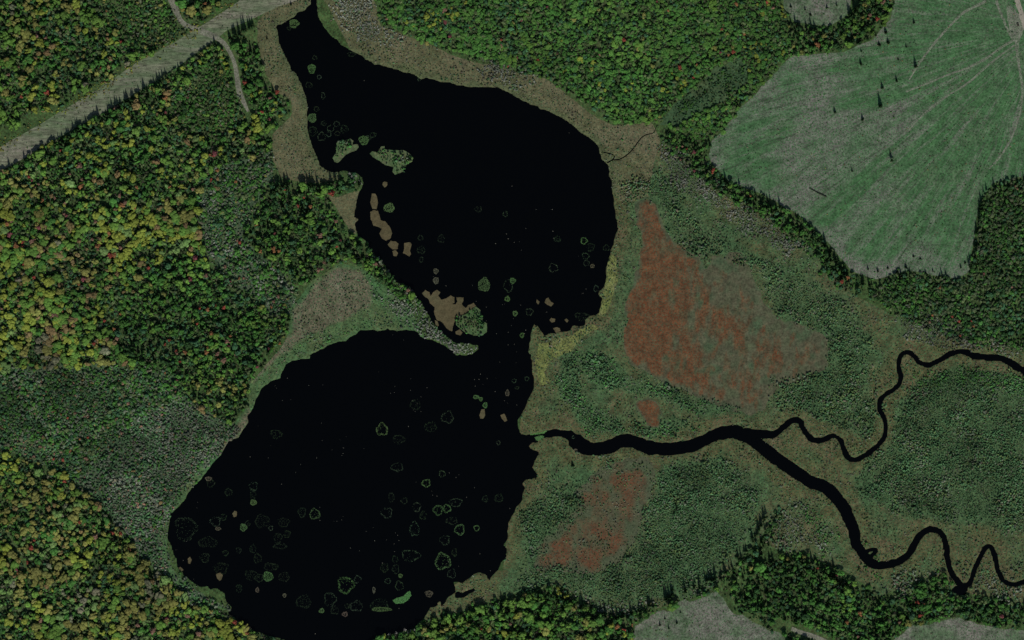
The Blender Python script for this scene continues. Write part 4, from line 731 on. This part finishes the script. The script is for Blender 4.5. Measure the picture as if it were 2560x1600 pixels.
# eight single bushes standing where the photograph shows them apart; the thickets take their shape from these
solo = [(2,2,575,1390,4.2,3.4,TG),(2,2,1045,1045,3.2,2.4,TG),(3,2,2005,25,8.5,7,LM_),(2,1,2370,1005,3,2,OG),(3,1,1230,1030,3.4,3,GR),(2,0,1040,1320,3.6,2.4,LM_),(0,3,1545,310,4,5,DG),(3,0,1030,1050,2.2,3.6,DG)]
sitems = [('single green bush' if c != DG else 'single dark pointed bush', *WP(Z(a, b_, [(x, y)]))[0]) for a, b_, x, y, d, h, c in solo]
SH_O = []
for i, ((a, b_, x, y, d, h, c), lb, it) in enumerate(zip(solo, place_labels(sitems), sitems)):
    o = link('bush', SHM[i]); o.location = (it[1], it[2], hz(it[1], it[2])); o.scale = (d, d, h); o['tint'] = [float(v) for v in c]; tag(o, lb, 'bush', 'single bushes on open ground'); SH_O.append(o)
sh_ng = scatter_nodes('shrub_scatter', [[o] for o in SH_O])
for i, (k, (polys, s, (d0, d1), hf, pal, gap, lab)) in enumerate(SHR.items()):
    X, Y = hexpts(s, .45, 700 + i); r = np.random.default_rng(800 + i)
    fld = poly_field(polys, 1.5)
    edge = np.clip((sample(fld, X, Y) + 6) / 20, 0, 1)
    dens = fbm(X / 18, Y / 18, 900 + i, 3) * 1.2
    keep = (sample(fld, X, Y) > (-6 if s < 3.5 else -1)) & (r.uniform(size=X.size) + dens > gap + .8 * (1 - edge))
    if k == 'islet_bush': keep &= sample(fld, X, Y) > 0
    else: keep &= sample(water, X, Y) < -0.8
    if k == 'gap_brush':
        bq = WP(Z(2,0,[(1500,1000),(1560,930),(1620,870),(1680,840),(1760,800)])); keep &= sdf_line(bq, [5] * 5, X, Y) < 0
    if k in ('sparse',): keep &= (sample(f['moss_big'], X, Y) < 0)
    if k == 'understorey': keep &= (sample(openf, X, Y) < -1)
    elif k not in ('clear_scrub', 'strip_edge'):
        keep &= np.maximum.reduce([sample(f[q], X, Y) for q in ('clearing', 'clearing_small', 'clearing_bottom', 'strip', 'moss_small')]) < 0
    X, Y = X[keep], Y[keep]; n = len(X)
    w = np.array([p[1] for p in pal]); cols = np.array([p[0] for p in pal])
    u = np.clip(.5 + 1.0 * fbm(X / 16, Y / 16, 950 + i, 2) + r.normal(0, .33, n), 0, .999); perm = r.permutation(len(pal)); cw = np.cumsum(w[perm]) / w.sum()
    tint = cols[perm[np.searchsorted(cw, u)]] * r.uniform(.75, 1.25, (n, 1)) * (.75 if k == 'gap_brush' else 1.3 if k.startswith('bog') else 1.25 if k in ('willow_north', 'shore_pale', 'point_tip') else 1.05 if k.startswith('willow') else 1.12) * np.clip(1 + 1.1 * fbm(X / 26, Y / 26, 970, 2), .6, 1.5)[:, None]
    d = r.uniform(d0, d1, n) * (1.12 if k.startswith('bog') else 1.3 if s < 3.5 else 1.0) * np.clip(1 + 1.2 * fbm(X / 12, Y / 12, 975, 2), .65, 1.5); hf = hf * .6; Dd = dict(x=X, y=Y, d=d, h=d * hf * r.uniform(.8, 1.4, n), tint=tint)
    if k == 'islet_bush': Dd['dz'] = np.clip(.1 - hz_lin(X, Y), 0, None)
    scatter('undergrowth' if k == 'understorey' else 'shrub_thicket', sh_ng, len(SH_O), Dd, lab, 'shrubs')

# ------------------------------------------------------------------ dead trees along the shores
DEAD = [mesh_np('dead_tree', *bare_mesh(40 + s), M['deadwood']) for s in range(4)]
dead_pts = []
for poly, n in ((Z(1,2,[(1500,20),(1620,60),(1700,130),(1800,190),(1900,240),(2050,260),(1900,310),(1800,240),(1650,160)]), 26), (Z(1,1,[(1040,790),(1150,900),(1250,1020),(1340,1150),(1480,1240),(1560,1360),(1500,1330),(1380,1210),(1180,1010)]), 16),
                (Z(0,3,[(1330,830),(1500,950),(1700,1090),(1850,1180),(2000,1230),(2120,1240),(2000,1260),(1800,1200),(1600,1060)]), 24), (Z(1,3,[(1150,1490),(1300,1440),(1420,1415),(1560,1400),(1450,1430),(1300,1470)]), 8), (Z(1,1,[(850,120),(960,140),(1000,240),(960,270),(930,180)]), 8)):
    q = WP(poly); x0, y0 = q.min(0); x1, y1 = q.max(0); k = 0; tries = 0
    while k < n and tries < 4000:
        tries += 1
        x = rng.uniform(x0, x1, 1); y = rng.uniform(y0, y1, 1)
        if sdf_poly(q, x, y)[0] > -1 and sample(water, x, y)[0] < 1.0 and all((x[0] - a) ** 2 + (y[0] - b_) ** 2 > 9 for a, b_ in dead_pts): dead_pts.append((x[0], y[0])); k += 1
for i, ((x, y), lb) in enumerate(zip(dead_pts, place_labels([('bleached dead tree', x, y) for x, y in dead_pts]))):
    o = link('dead_tree', DEAD[i % 4]); o.location = (x, y, max(hz(x, y), -.4)); hh = rng.uniform(4, 8); o.scale = (hh * .75, hh * .75, hh); o.rotation_euler = (rng.normal(0, .08), rng.normal(0, .08), rng.uniform(0, 6.28))
    tag(o, lb, 'dead tree', 'bleached dead trees on the shores')

# ------------------------------------------------------------------ floating mats and islets
def slab(name, pts, mat, label, cat, z1=0.12, ragged=1.0, group=None):
    Pp = np.asarray(WP(pts)); Pp = np.vstack([Pp, Pp[:1]]); seg = np.r_[0, np.cumsum(np.hypot(*np.diff(Pp, axis=0).T))]
    n = max(10, int(seg[-1] / 0.7)); t = np.linspace(0, seg[-1], n, endpoint=False)
    x = np.interp(t, seg, Pp[:, 0]); y = np.interp(t, seg, Pp[:, 1]); cx_, cy_ = x.mean(), y.mean()
    x = x + ragged * 1.3 * fbm(x / 2.2, y / 2.2, 81, 2); y = y + ragged * 1.3 * fbm(x / 2.2, y / 2.2, 83, 2)
    bm = bmesh.new(); vb = [bm.verts.new((a - cx_, b_ - cy_, -.25)) for a, b_ in zip(x, y)]; vt = [bm.verts.new((a - cx_, b_ - cy_, z1 + .05 * math.sin(i * 1.7))) for i, (a, b_) in enumerate(zip(x, y))]
    bm.faces.new(vt); 
    for i in range(n): j = (i + 1) % n; bm.faces.new((vb[i], vb[j], vt[j], vt[i]))
    bmesh.ops.recalc_face_normals(bm, faces=bm.faces); bmesh.ops.triangulate(bm, faces=[fc for fc in bm.faces if len(fc.verts) > 4])
    me = bpy.data.meshes.new(name); bm.to_mesh(me); bm.free(); me.materials.append(mat)
    o = link(name, me); o.location = (cx_, cy_, 0); return tag(o, label, cat, group)
mats = [
 ('islet', Z(1,0,[(775,1320),(800,1330),(850,1320),(890,1310),(920,1330),(910,1370),(960,1360),(970,1390),(950,1420),(890,1440),(840,1470),(800,1515),(775,1540),(745,1530),(725,1495),(760,1430),(755,1370)]), 'sedge_green', 'small islet with green shrubs and a tan right end in the upper left bay'),
 ('islet', Z(1,0,[(1075,1450),(1100,1430),(1150,1440),(1180,1385),(1215,1380),(1220,1412),(1300,1420),(1400,1420),(1450,1450),(1480,1475),(1475,1525),(1410,1565),(1395,1620),(1310,1652),(1290,1622),(1300,1580),(1220,1560),(1160,1515),(1100,1480)]), 'sedge_green', 'green shrub covered islet with a tail below in the upper lake'),
 ('floating_mat', Z(1,1,[(1095,320),(1130,315),(1142,350),(1152,400),(1140,465),(1100,460),(1080,400)]), 'mat', 'small upright tan floating mat above the long one'),
 ('floating_mat', Z(1,1,[(1080,490),(1110,475),(1150,480),(1170,530),(1180,570),(1220,580),(1270,640),(1287,690),(1270,740),(1225,765),(1190,740),(1165,690),(1190,650),(1150,630),(1110,620),(1085,560)]), 'mat', 'long curved tan floating mat in the left channel of the upper lake'),
 ('floating_mat', Z(1,1,[(1245,800),(1270,765),(1320,770),(1345,790),(1340,838),(1320,845),(1285,843)]), 'mat', 'squarish tan floating mat below the long one'),
 ('floating_mat', Z(1,1,[(1288,862),(1320,850),(1342,880),(1330,910),(1300,907)]), 'mat', 'little round tan mat touching the squarish one'),
 ('floating_mat', Z(1,1,[(1400,785),(1460,775),(1470,800),(1455,860),(1465,890),(1450,915),(1410,890),(1388,880),(1400,840)]), 'mat', 'upright ragged tan mat right of the squarish one'),
 ('floating_mat', Z(1,1,[(1200,215),(1215,203),(1240,210),(1242,235),(1217,262),(1193,235)]), 'mat', 'tiny tan mat below the green islet'),
 ('floating_mat', Z(1,1,[(1570,1260),(1600,1230),(1640,1250),(1650,1285),(1680,1245),(1710,1225),(1742,1250),(1722,1278),(1750,1320),(1790,1312),(1840,1280),(1877,1300),(1872,1348),(1850,1360),(1885,1362),(1902,1342),(1893,1298),(1962,1298),(1957,1340),(1942,1362),(1980,1400),(2010,1370),(2060,1350),(2078,1380),(2040,1400),(1985,1450),(1900,1475),(1880,1515),(1862,1570),(1852,1622),(1802,1592),(1760,1532),(1710,1512),(1680,1440),(1690,1390),(1640,1350),(1630,1310),(1590,1290)]), 'mat', 'big lobed brown floating mat beside the peninsula'),
 ('islet', Z(1,1,[(1888,1512),(1900,1482),(1985,1458),(2045,1405),(2078,1385),(2120,1420),(2132,1470),(2142,1515),(2180,1545),(2183,1622),(2142,1657),(2060,1657),(1980,1632),(1940,1602),(1890,1562)]), 'sedge_green', 'round green shrubby islet at the right end of the big brown mat'),
 ('floating_mat', Z(1,2,[(1885,110),(1925,88),(1952,118),(1932,147),(1890,135)]), 'mat', 'little brown mat in the channel below the green islet'),
 ('floating_mat', Z(1,2,[(1690,0),(1715,10),(1728,50),(1712,66),(1695,40)]), 'mat', 'thin tan mat against the peninsula'),
 ('floating_mat', Z(2,1,[(320,1310),(345,1300),(365,1340),(395,1355),(372,1385),(335,1370),(308,1345)]), 'mat', 'tan lobed mat left of the notched east shore'),
 ('floating_mat', Z(2,1,[(235,1318),(262,1340),(248,1366),(230,1345)]), 'mat', 'tiny tan mat left of the lobed one'),
 ('floating_mat', Z(2,2,[(355,0),(370,-20),(410,-10),(405,18),(375,25)]), 'mat', 'small tan mat above the shore notch'),
 ('floating_mat', Z(2,2,[(495,0),(515,-15),(535,5),(520,25)]), 'mat', 'small tan mat right of the one above the shore notch'),
 ('floating_mat', Z(2,2,[(388,80),(420,68),(452,78),(458,105),(415,122)]), 'mat', 'tan mat almost touching the shore notch'),
 ('floating_mat', Z(0,3,[(2195,320),(2215,290),(2240,300),(2235,345),(2210,350)]), 'mat', 'small tan mat in the upper left part of the lower lake'),
 ('floating_mat', Z(0,3,[(1775,740),(1795,725),(1812,755),(1795,795),(1778,785)]), 'mat', 'small upright tan mat close to the left shore of the lower lake'),
 ('floating_mat', Z(0,3,[(2040,890),(2080,875),(2105,900),(2095,935),(2075,955),(2050,925)]), 'mat', 'tan mat in the lower left of the lower lake'),
 ('floating_mat', Z(1,2,[(2310,900),(2345,885),(2365,920),(2375,950),(2350,962),(2325,935)]), 'mat', 'yellowish mat in the middle right of the lower lake'),
 ('floating_mat', Z(1,2,[(2110,900),(2130,845),(2160,840),(2165,900),(2150,932),(2120,930)]), 'mat', 'grey tan mat left of the yellowish one'),
 ('floating_mat', Z(2,2,[(165,1185),(195,1158),(240,1165),(245,1200),(205,1222),(172,1212)]), 'mat', 'round tan mat beside the stream mouth'),
 ('floating_mat', Z(0,3,[(1685,830),(1705,820),(1735,850),(1715,862)]), 'mat', 'sliver of tan mat on the left shore of the lower lake'),
]
for nm, pts, mk, lb in mats:
    if lb: slab(nm, pts, M[mk], lb, 'islet' if nm == 'islet' else 'floating mat', ragged=.8 if len(pts) > 6 else .4)

# ------------------------------------------------------------------ water plants: rings and patches of floating leaves
PADG, PADL, PADT, PADD, PADB = (.045, .09, .03), (.046, .095, .03), (.075, .07, .045), (.013, .025, .01), (.026, .048, .024)
def pads(name, x, y, tint, size, label, cat='water plants', group='rings and patches of floating leaves'):
    n = len(x); cx_, cy_ = x.mean(), y.mean(); an = np.arange(5) * 2 * math.pi / 5
    sz = size * rng.uniform(.6, 1.3, n); ro = rng.uniform(0, 6.28, n)
    ring = np.stack([np.cos(an[None] + ro[:, None]) * sz[:, None] + (x - cx_)[:, None], np.sin(an[None] + ro[:, None]) * sz[:, None] + (y - cy_)[:, None], np.full((n, 5), .06) + rng.uniform(-.03, .05, (n, 5))], -1)
    ctr = np.stack([x - cx_, y - cy_, np.full(n, .02)], -1)[:, None]
    V = np.concatenate([ring, ctr], 1).reshape(-1, 3); b = (np.arange(n) * 6)[:, None, None]
    T = (np.array([[i, (i + 1) % 5, 5] for i in range(5)])[None] + b).reshape(-1, 3)
    o = link(name, mesh_np(name, V, T, M['pad'])); o.location = (cx_, cy_, 0); o['tint'] = [float(v) for v in tint]
    return tag(o, label, cat, group)
B_, D_, T_, N_, S_ = 'bright', 'dim', 'tan', 'normal', 'solid'
RINGS = [ # tile column, row, x, y, radius x, radius y, look, fill share, open arc
 (1,0,360,222,44,40,S_),(1,0,315,265,20,20,D_),(1,0,527,650,34,45,S_),(1,0,555,545,22,20,D_),(1,0,597,728,20,20,N_),(1,0,500,805,32,30,D_),(1,0,635,905,17,33,N_),(1,0,572,1030,25,25,D_),(1,0,530,1115,40,42,S_),(1,0,640,1165,25,24,D_),(1,0,762,1172,30,26,N_),(1,0,705,1212,32,30,N_),(1,0,835,1220,38,38,D_),(1,0,540,1240,40,46,D_),(1,0,620,1292,38,42,N_),(1,0,687,1268,25,24,N_),(1,0,768,1262,28,22,D_),(1,0,1020,1325,46,44,S_),(1,0,1062,1305,24,24,N_),(1,0,1105,1275,34,24,D_),(1,0,905,512,40,22,D_),(1,0,1545,750,18,14,N_),
 (1,1,1258,452,50,42,S_),(1,1,1555,735,25,24,D_),(1,1,1750,745,34,38,D_),(1,1,2100,465,34,28,D_),(1,1,2355,510,22,26,N_),(1,1,1560,940,20,26,D_),(1,1,2155,1180,56,64,S_),(1,1,2385,1185,44,64,N_),(1,1,2375,1312,24,24,S_),(1,1,1700,1140,26,32,T_),(1,1,1700,1050,22,26,T_),(1,1,1560,850,40,36,D_),
 (2,1,680,763,32,32,B_),(2,1,740,825,40,38,D_),(2,1,893,830,32,28,D_),(2,1,695,910,32,34,N_),(2,1,705,975,30,26,N_),(2,1,390,1020,44,40,N_),(2,1,795,1215,24,30,N_),(2,1,430,745,34,28,D_),(2,1,165,1435,35,34,N_),(2,1,30,1450,22,24,S_),(2,1,8,1140,26,26,S_),(2,1,760,1002,20,18,T_),(2,1,660,1480,70,40,D_),
 (1,2,1190,1035,56,60,B_),(1,2,1810,920,58,56,N_),(1,2,190,1080,56,42,D_),(1,2,1335,1390,58,42,N_),(1,2,2080,728,27,18,S_),(1,2,2125,748,16,18,S_),(1,2,2165,805,20,26,S_),(1,2,2290,1160,18,20,N_),(1,2,1505,800,50,50,D_),(1,2,1350,1130,58,44,D_),(1,2,1760,1455,30,32,N_),(1,2,2375,690,18,30,T_),(1,2,1650,1010,60,50,D_),
 (2,2,20,575,22,20,N_),(2,2,140,555,20,20,N_),(2,2,95,145,18,24,S_),(2,2,45,640,22,14,D_),(2,2,580,1108,14,14,N_),(2,2,600,1235,16,18,T_),
 (1,3,555,322,50,52,B_),(1,3,435,305,36,48,D_),(1,3,60,390,72,62,D_),(1,3,140,455,20,22,N_),(1,3,260,400,56,44,D_),(1,3,290,510,36,34,D_),(1,3,205,550,42,52,D_),(1,3,230,625,64,26,D_),(1,3,1608,30,42,38,B_),(1,3,1280,165,28,46,D_),(1,3,1235,310,54,50,N_),(1,3,1400,195,32,30,D_),(1,3,1520,255,38,46,N_),(1,3,1580,335,32,40,D_),(1,3,1498,465,48,68,N_),(1,3,1720,285,46,50,B_),(1,3,1805,270,38,40,B_),(1,3,1888,212,60,40,N_),(1,3,1850,385,56,36,D_),(1,3,1925,470,48,52,B_),(1,3,2085,455,28,28,B_),(1,3,1785,568,48,46,N_),(1,3,2165,178,28,30,D_),(1,3,2295,170,40,40,D_),(1,3,1462,715,88,56,N_),(1,3,1315,750,28,34,D_),(1,3,1765,770,76,80,B_),(1,3,1875,682,24,40,D_),(1,3,1850,885,42,42,N_),(1,3,1320,840,34,46,D_),(1,3,1245,955,28,26,N_),(1,3,1365,905,18,18,S_),(1,3,1355,1000,40,44,N_),(1,3,1215,830,36,44,D_),(1,3,848,992,78,80,B_),(1,3,962,940,36,36,N_),(1,3,700,1130,56,68,N_),(1,3,620,1235,24,22,S_),(1,3,745,1232,38,40,D_),(1,3,840,1268,26,22,T_),(1,3,950,1192,62,50,N_),(1,3,862,1190,24,22,D_),(1,3,1170,1180,84,62,D_),(1,3,1185,1222,90,20,S_),(1,3,1635,1075,36,30,T_),(1,3,1115,1040,14,28,T_),(1,3,115,912,46,46,S_),(1,3,30,925,42,40,D_),(1,3,130,822,56,40,D_),(1,3,265,915,52,46,D_),(1,3,450,1150,72,62,D_),(1,3,15,740,38,44,D_),(1,3,270,1090,16,18,T_),(1,3,12,1040,16,22,T_),(1,3,180,820,30,30,D_),
 (0,3,1990,30,38,38,D_),(0,3,2160,115,36,34,D_),(0,3,1755,460,104,116,N_),(0,3,1965,590,94,48,D_),(0,3,2035,392,50,46,N_),(0,3,2110,350,32,32,D_),(0,3,2300,448,32,34,S_),(0,3,2340,410,26,24,D_),(0,3,1935,735,44,46,D_),(0,3,2130,690,28,28,D_),(0,3,2085,835,70,58,D_),(0,3,2255,665,26,28,D_),(0,3,2390,650,30,40,D_),(0,3,2375,900,66,46,D_),(0,3,2260,1025,30,38,D_),(0,3,2390,140,26,60,D_),(0,3,2395,212,30,26,S_),(0,3,2395,60,40,44,N_),(0,3,2060,460,26,16,T_),(0,2,1970,1500,30,20,T_)]
look = {B_: (PADL, 1.0, .06, 'bright green plant ring'), N_: (PADB, .55, .05, 'thin grey green plant ring'), D_: (PADD, .42, .25, 'faint dark plant patch'),
        T_: (PADT, .9, .8, 'tan clump of water plants'), S_: ((.042, .085, .026), .7, .6, 'solid green plant patch')}
pos = [WP(Z(c, r, [(x, y)]))[0] for c, r, x, y, rx, ry, lk in RINGS]
for (c, r, x, y, rx, ry, lk), (wx, wy), lb in zip(RINGS, pos, place_labels([(look[q[6]][3], p[0], p[1]) for q, p in zip(RINGS, pos)])):
    tint, dens, fill, _ = look[lk]; ax, ay = rx * M_PX / TS, ry * M_PX / TS; circ = math.pi * (ax + ay)
    nr = int(circ * 4.2 * dens) + 22; a = rng.uniform(0, 6.28, nr); ph = rng.uniform(0, 6.28)
    if lk in (N_, D_): a = a[(np.cos(a - ph) > -.55) | (rng.uniform(size=nr) < .35)]        # old rings have broken arcs
    wob = 1 + .10 * np.sin(3 * a + ph) + .07 * np.sin(5 * a + 2 * ph); q = wob * (1 - np.abs(rng.normal(0, .10 if lk != B_ else .13, len(a))))
    nf = int(math.pi * ax * ay * fill * (2.6 if lk in (S_, T_) else 1.2)); af = rng.uniform(0, 6.28, nf); qf = np.sqrt(rng.uniform(0, 1, nf)) * .95
    px = wx + np.r_[np.cos(a) * q, np.cos(af) * qf] * ax; py = wy + np.r_[np.sin(a) * q, np.sin(af) * qf] * ay
    hue = np.array(tint) * rng.uniform(.8, 1.15) * rng.uniform(.9, 1.1, 3)
    pads('water_plant_patch', px, py, hue, .30 if lk != S_ else .42, lb)
def patch(name, poly, tint, label, dens=5.0, size=.4):
    q = WP(poly); x0, y0 = q.min(0); x1, y1 = q.max(0); n = int((x1 - x0) * (y1 - y0) * dens); x = rng.uniform(x0, x1, n); y = rng.uniform(y0, y1, n); k = sdf_poly(q, x, y) > 0
    return pads(name, x[k], y[k], tint, size, label)
patch('water_plant_patch', Z(1,3,[(1285,1140),(1330,1115),(1390,1100),(1430,1060),(1455,1048),(1467,1090),(1440,1130),(1390,1165),(1320,1168)]), (.05, .14, .04), 'solid bright green crescent of floating leaves in the lower lake')
patch('water_plant_patch', Z(2,2,[(170,1085),(190,1062),(300,1042),(330,1050),(300,1072),(200,1085)]), (.07, .16, .045), 'bright green streak of plants along the upper bank of the stream mouth')
patch('water_plant_patch', Z(2,2,[(215,1110),(250,1092),(300,1095),(300,1120),(270,1140),(230,1140)]), (.055, .13, .04), 'bright green clump of plants inside the stream mouth')
# countless specks of drifting leaves on the lakes
n = 230; X = rng.uniform(-560, 120, n * 6); Y = rng.uniform(-399, 390, n * 6); k = (sample(water, X, Y) > 3)
cl = fbm(X / 40, Y / 40, 123, 2) - .25 * np.clip((Y - 40) / 200, 0, 1); k &= cl > .06; X, Y = X[k][:n], Y[k][:n]
o = pads('drifting_leaves', X, Y, (.12, .115, .09), .36, 'countless tiny pale specks of drifting leaves on both lakes', 'leaves', None); o['kind'] = 'stuff'

# ------------------------------------------------------------------ things on the clearing
fx, fy = WP([(2038, 479)])[0]
def fallen(name, p0, p1, rad, label):
    q0, q1 = WP([p0])[0], WP([p1])[0]; cx_, cy_ = q0; z0 = hz(cx_, cy_)
    t = bpy.data.objects.new(name, None); COL.objects.link(t); t.location = (cx_, cy_, z0)
    d = q1 - q0; L_ = np.hypot(*d); u = d / L_; nrm = np.array([-u[1], u[0]])
    V, T = join([cone_tube((0, 0, rad * .8), (d[0], d[1], rad * .5 + hz(*q1) - z0), rad, rad * .35, 10)]); link('trunk', mesh_np('trunk', V, T, M['darkwood']), t)
    parts = []
    for i in range(70):
        s_ = rng.uniform(.35, 1.0); b0 = np.array([d[0] * s_, d[1] * s_, rad]); sd = rng.choice([-1, 1]); l = rng.uniform(.8, 2.2) * (1.1 - .3 * s_)
        e = b0 + np.array([*(u * l * .7 + nrm * sd * l * rng.uniform(.2, .9)), rng.uniform(0, 1.5)]); parts.append(cone_tube(b0, e, .16, .03, 4))
    V, T = join(parts); link('branches', mesh_np('branches', V, T, M['darkwood']), t)
    return tag(t, label, 'fallen tree')
fallen('fallen_tree', (2066, 493), (2024, 471), 1.0, 'dark fallen trunk lying slantwise near the lower left of the clearing')
# two dark oblong bins side by side on the landing
M['bin'] = plain_mat('dark_painted_steel', (.025, .024, .02), .3, 1.5, .6); M['lid'] = plain_mat('dark_lid', (.035, .032, .024), .25, 2.0, .7)
def box(sx, sy, z0, z1, bev):
    bm = bmesh.new(); bmesh.ops.create_cube(bm, size=1.0)
    for v in bm.verts: v.co = (v.co.x * sx, v.co.y * sy, z0 if v.co.z < 0 else z1)
    bmesh.ops.bevel(bm, geom=bm.edges[:], offset=bev, segments=2, affect='EDGES'); me = bpy.data.meshes.new('part'); bm.to_mesh(me); bm.free(); return me
for (px_, py_), lb in (((2544.2, 59.5), 'upper of two dark oblong bins beside the gravel road'), ((2545.6, 64.5), 'lower of two dark oblong bins beside the gravel road')):
    x, y = WP([(px_, py_)])[0]; t = bpy.data.objects.new('bin', None); COL.objects.link(t); t.location = (x, y, hz(x, y) + .15); t.rotation_euler = (0, 0, math.radians(12))
    for nm, me, mk in (('body', box(2.4, 1.4, 0, 1.2, .05), 'bin'), ('lid', box(2.5, 1.5, 1.203, 1.32, .04), 'lid')):
        me.materials.append(M[mk]); link(nm, me, t)
    for sx in (-1, 1):
        me = box(.12, 1.3, 0.02, .16, .02); me.materials.append(M['bin']); o = link('skid', me, t); o.location = (sx * 1.0, 0, -.18)
    tag(t, lb, 'bin', 'dark bins on the landing')
print('counts', {k: len(v['x']) for k, v in CAT.items()}, 'maple individuals', len(pick_m))
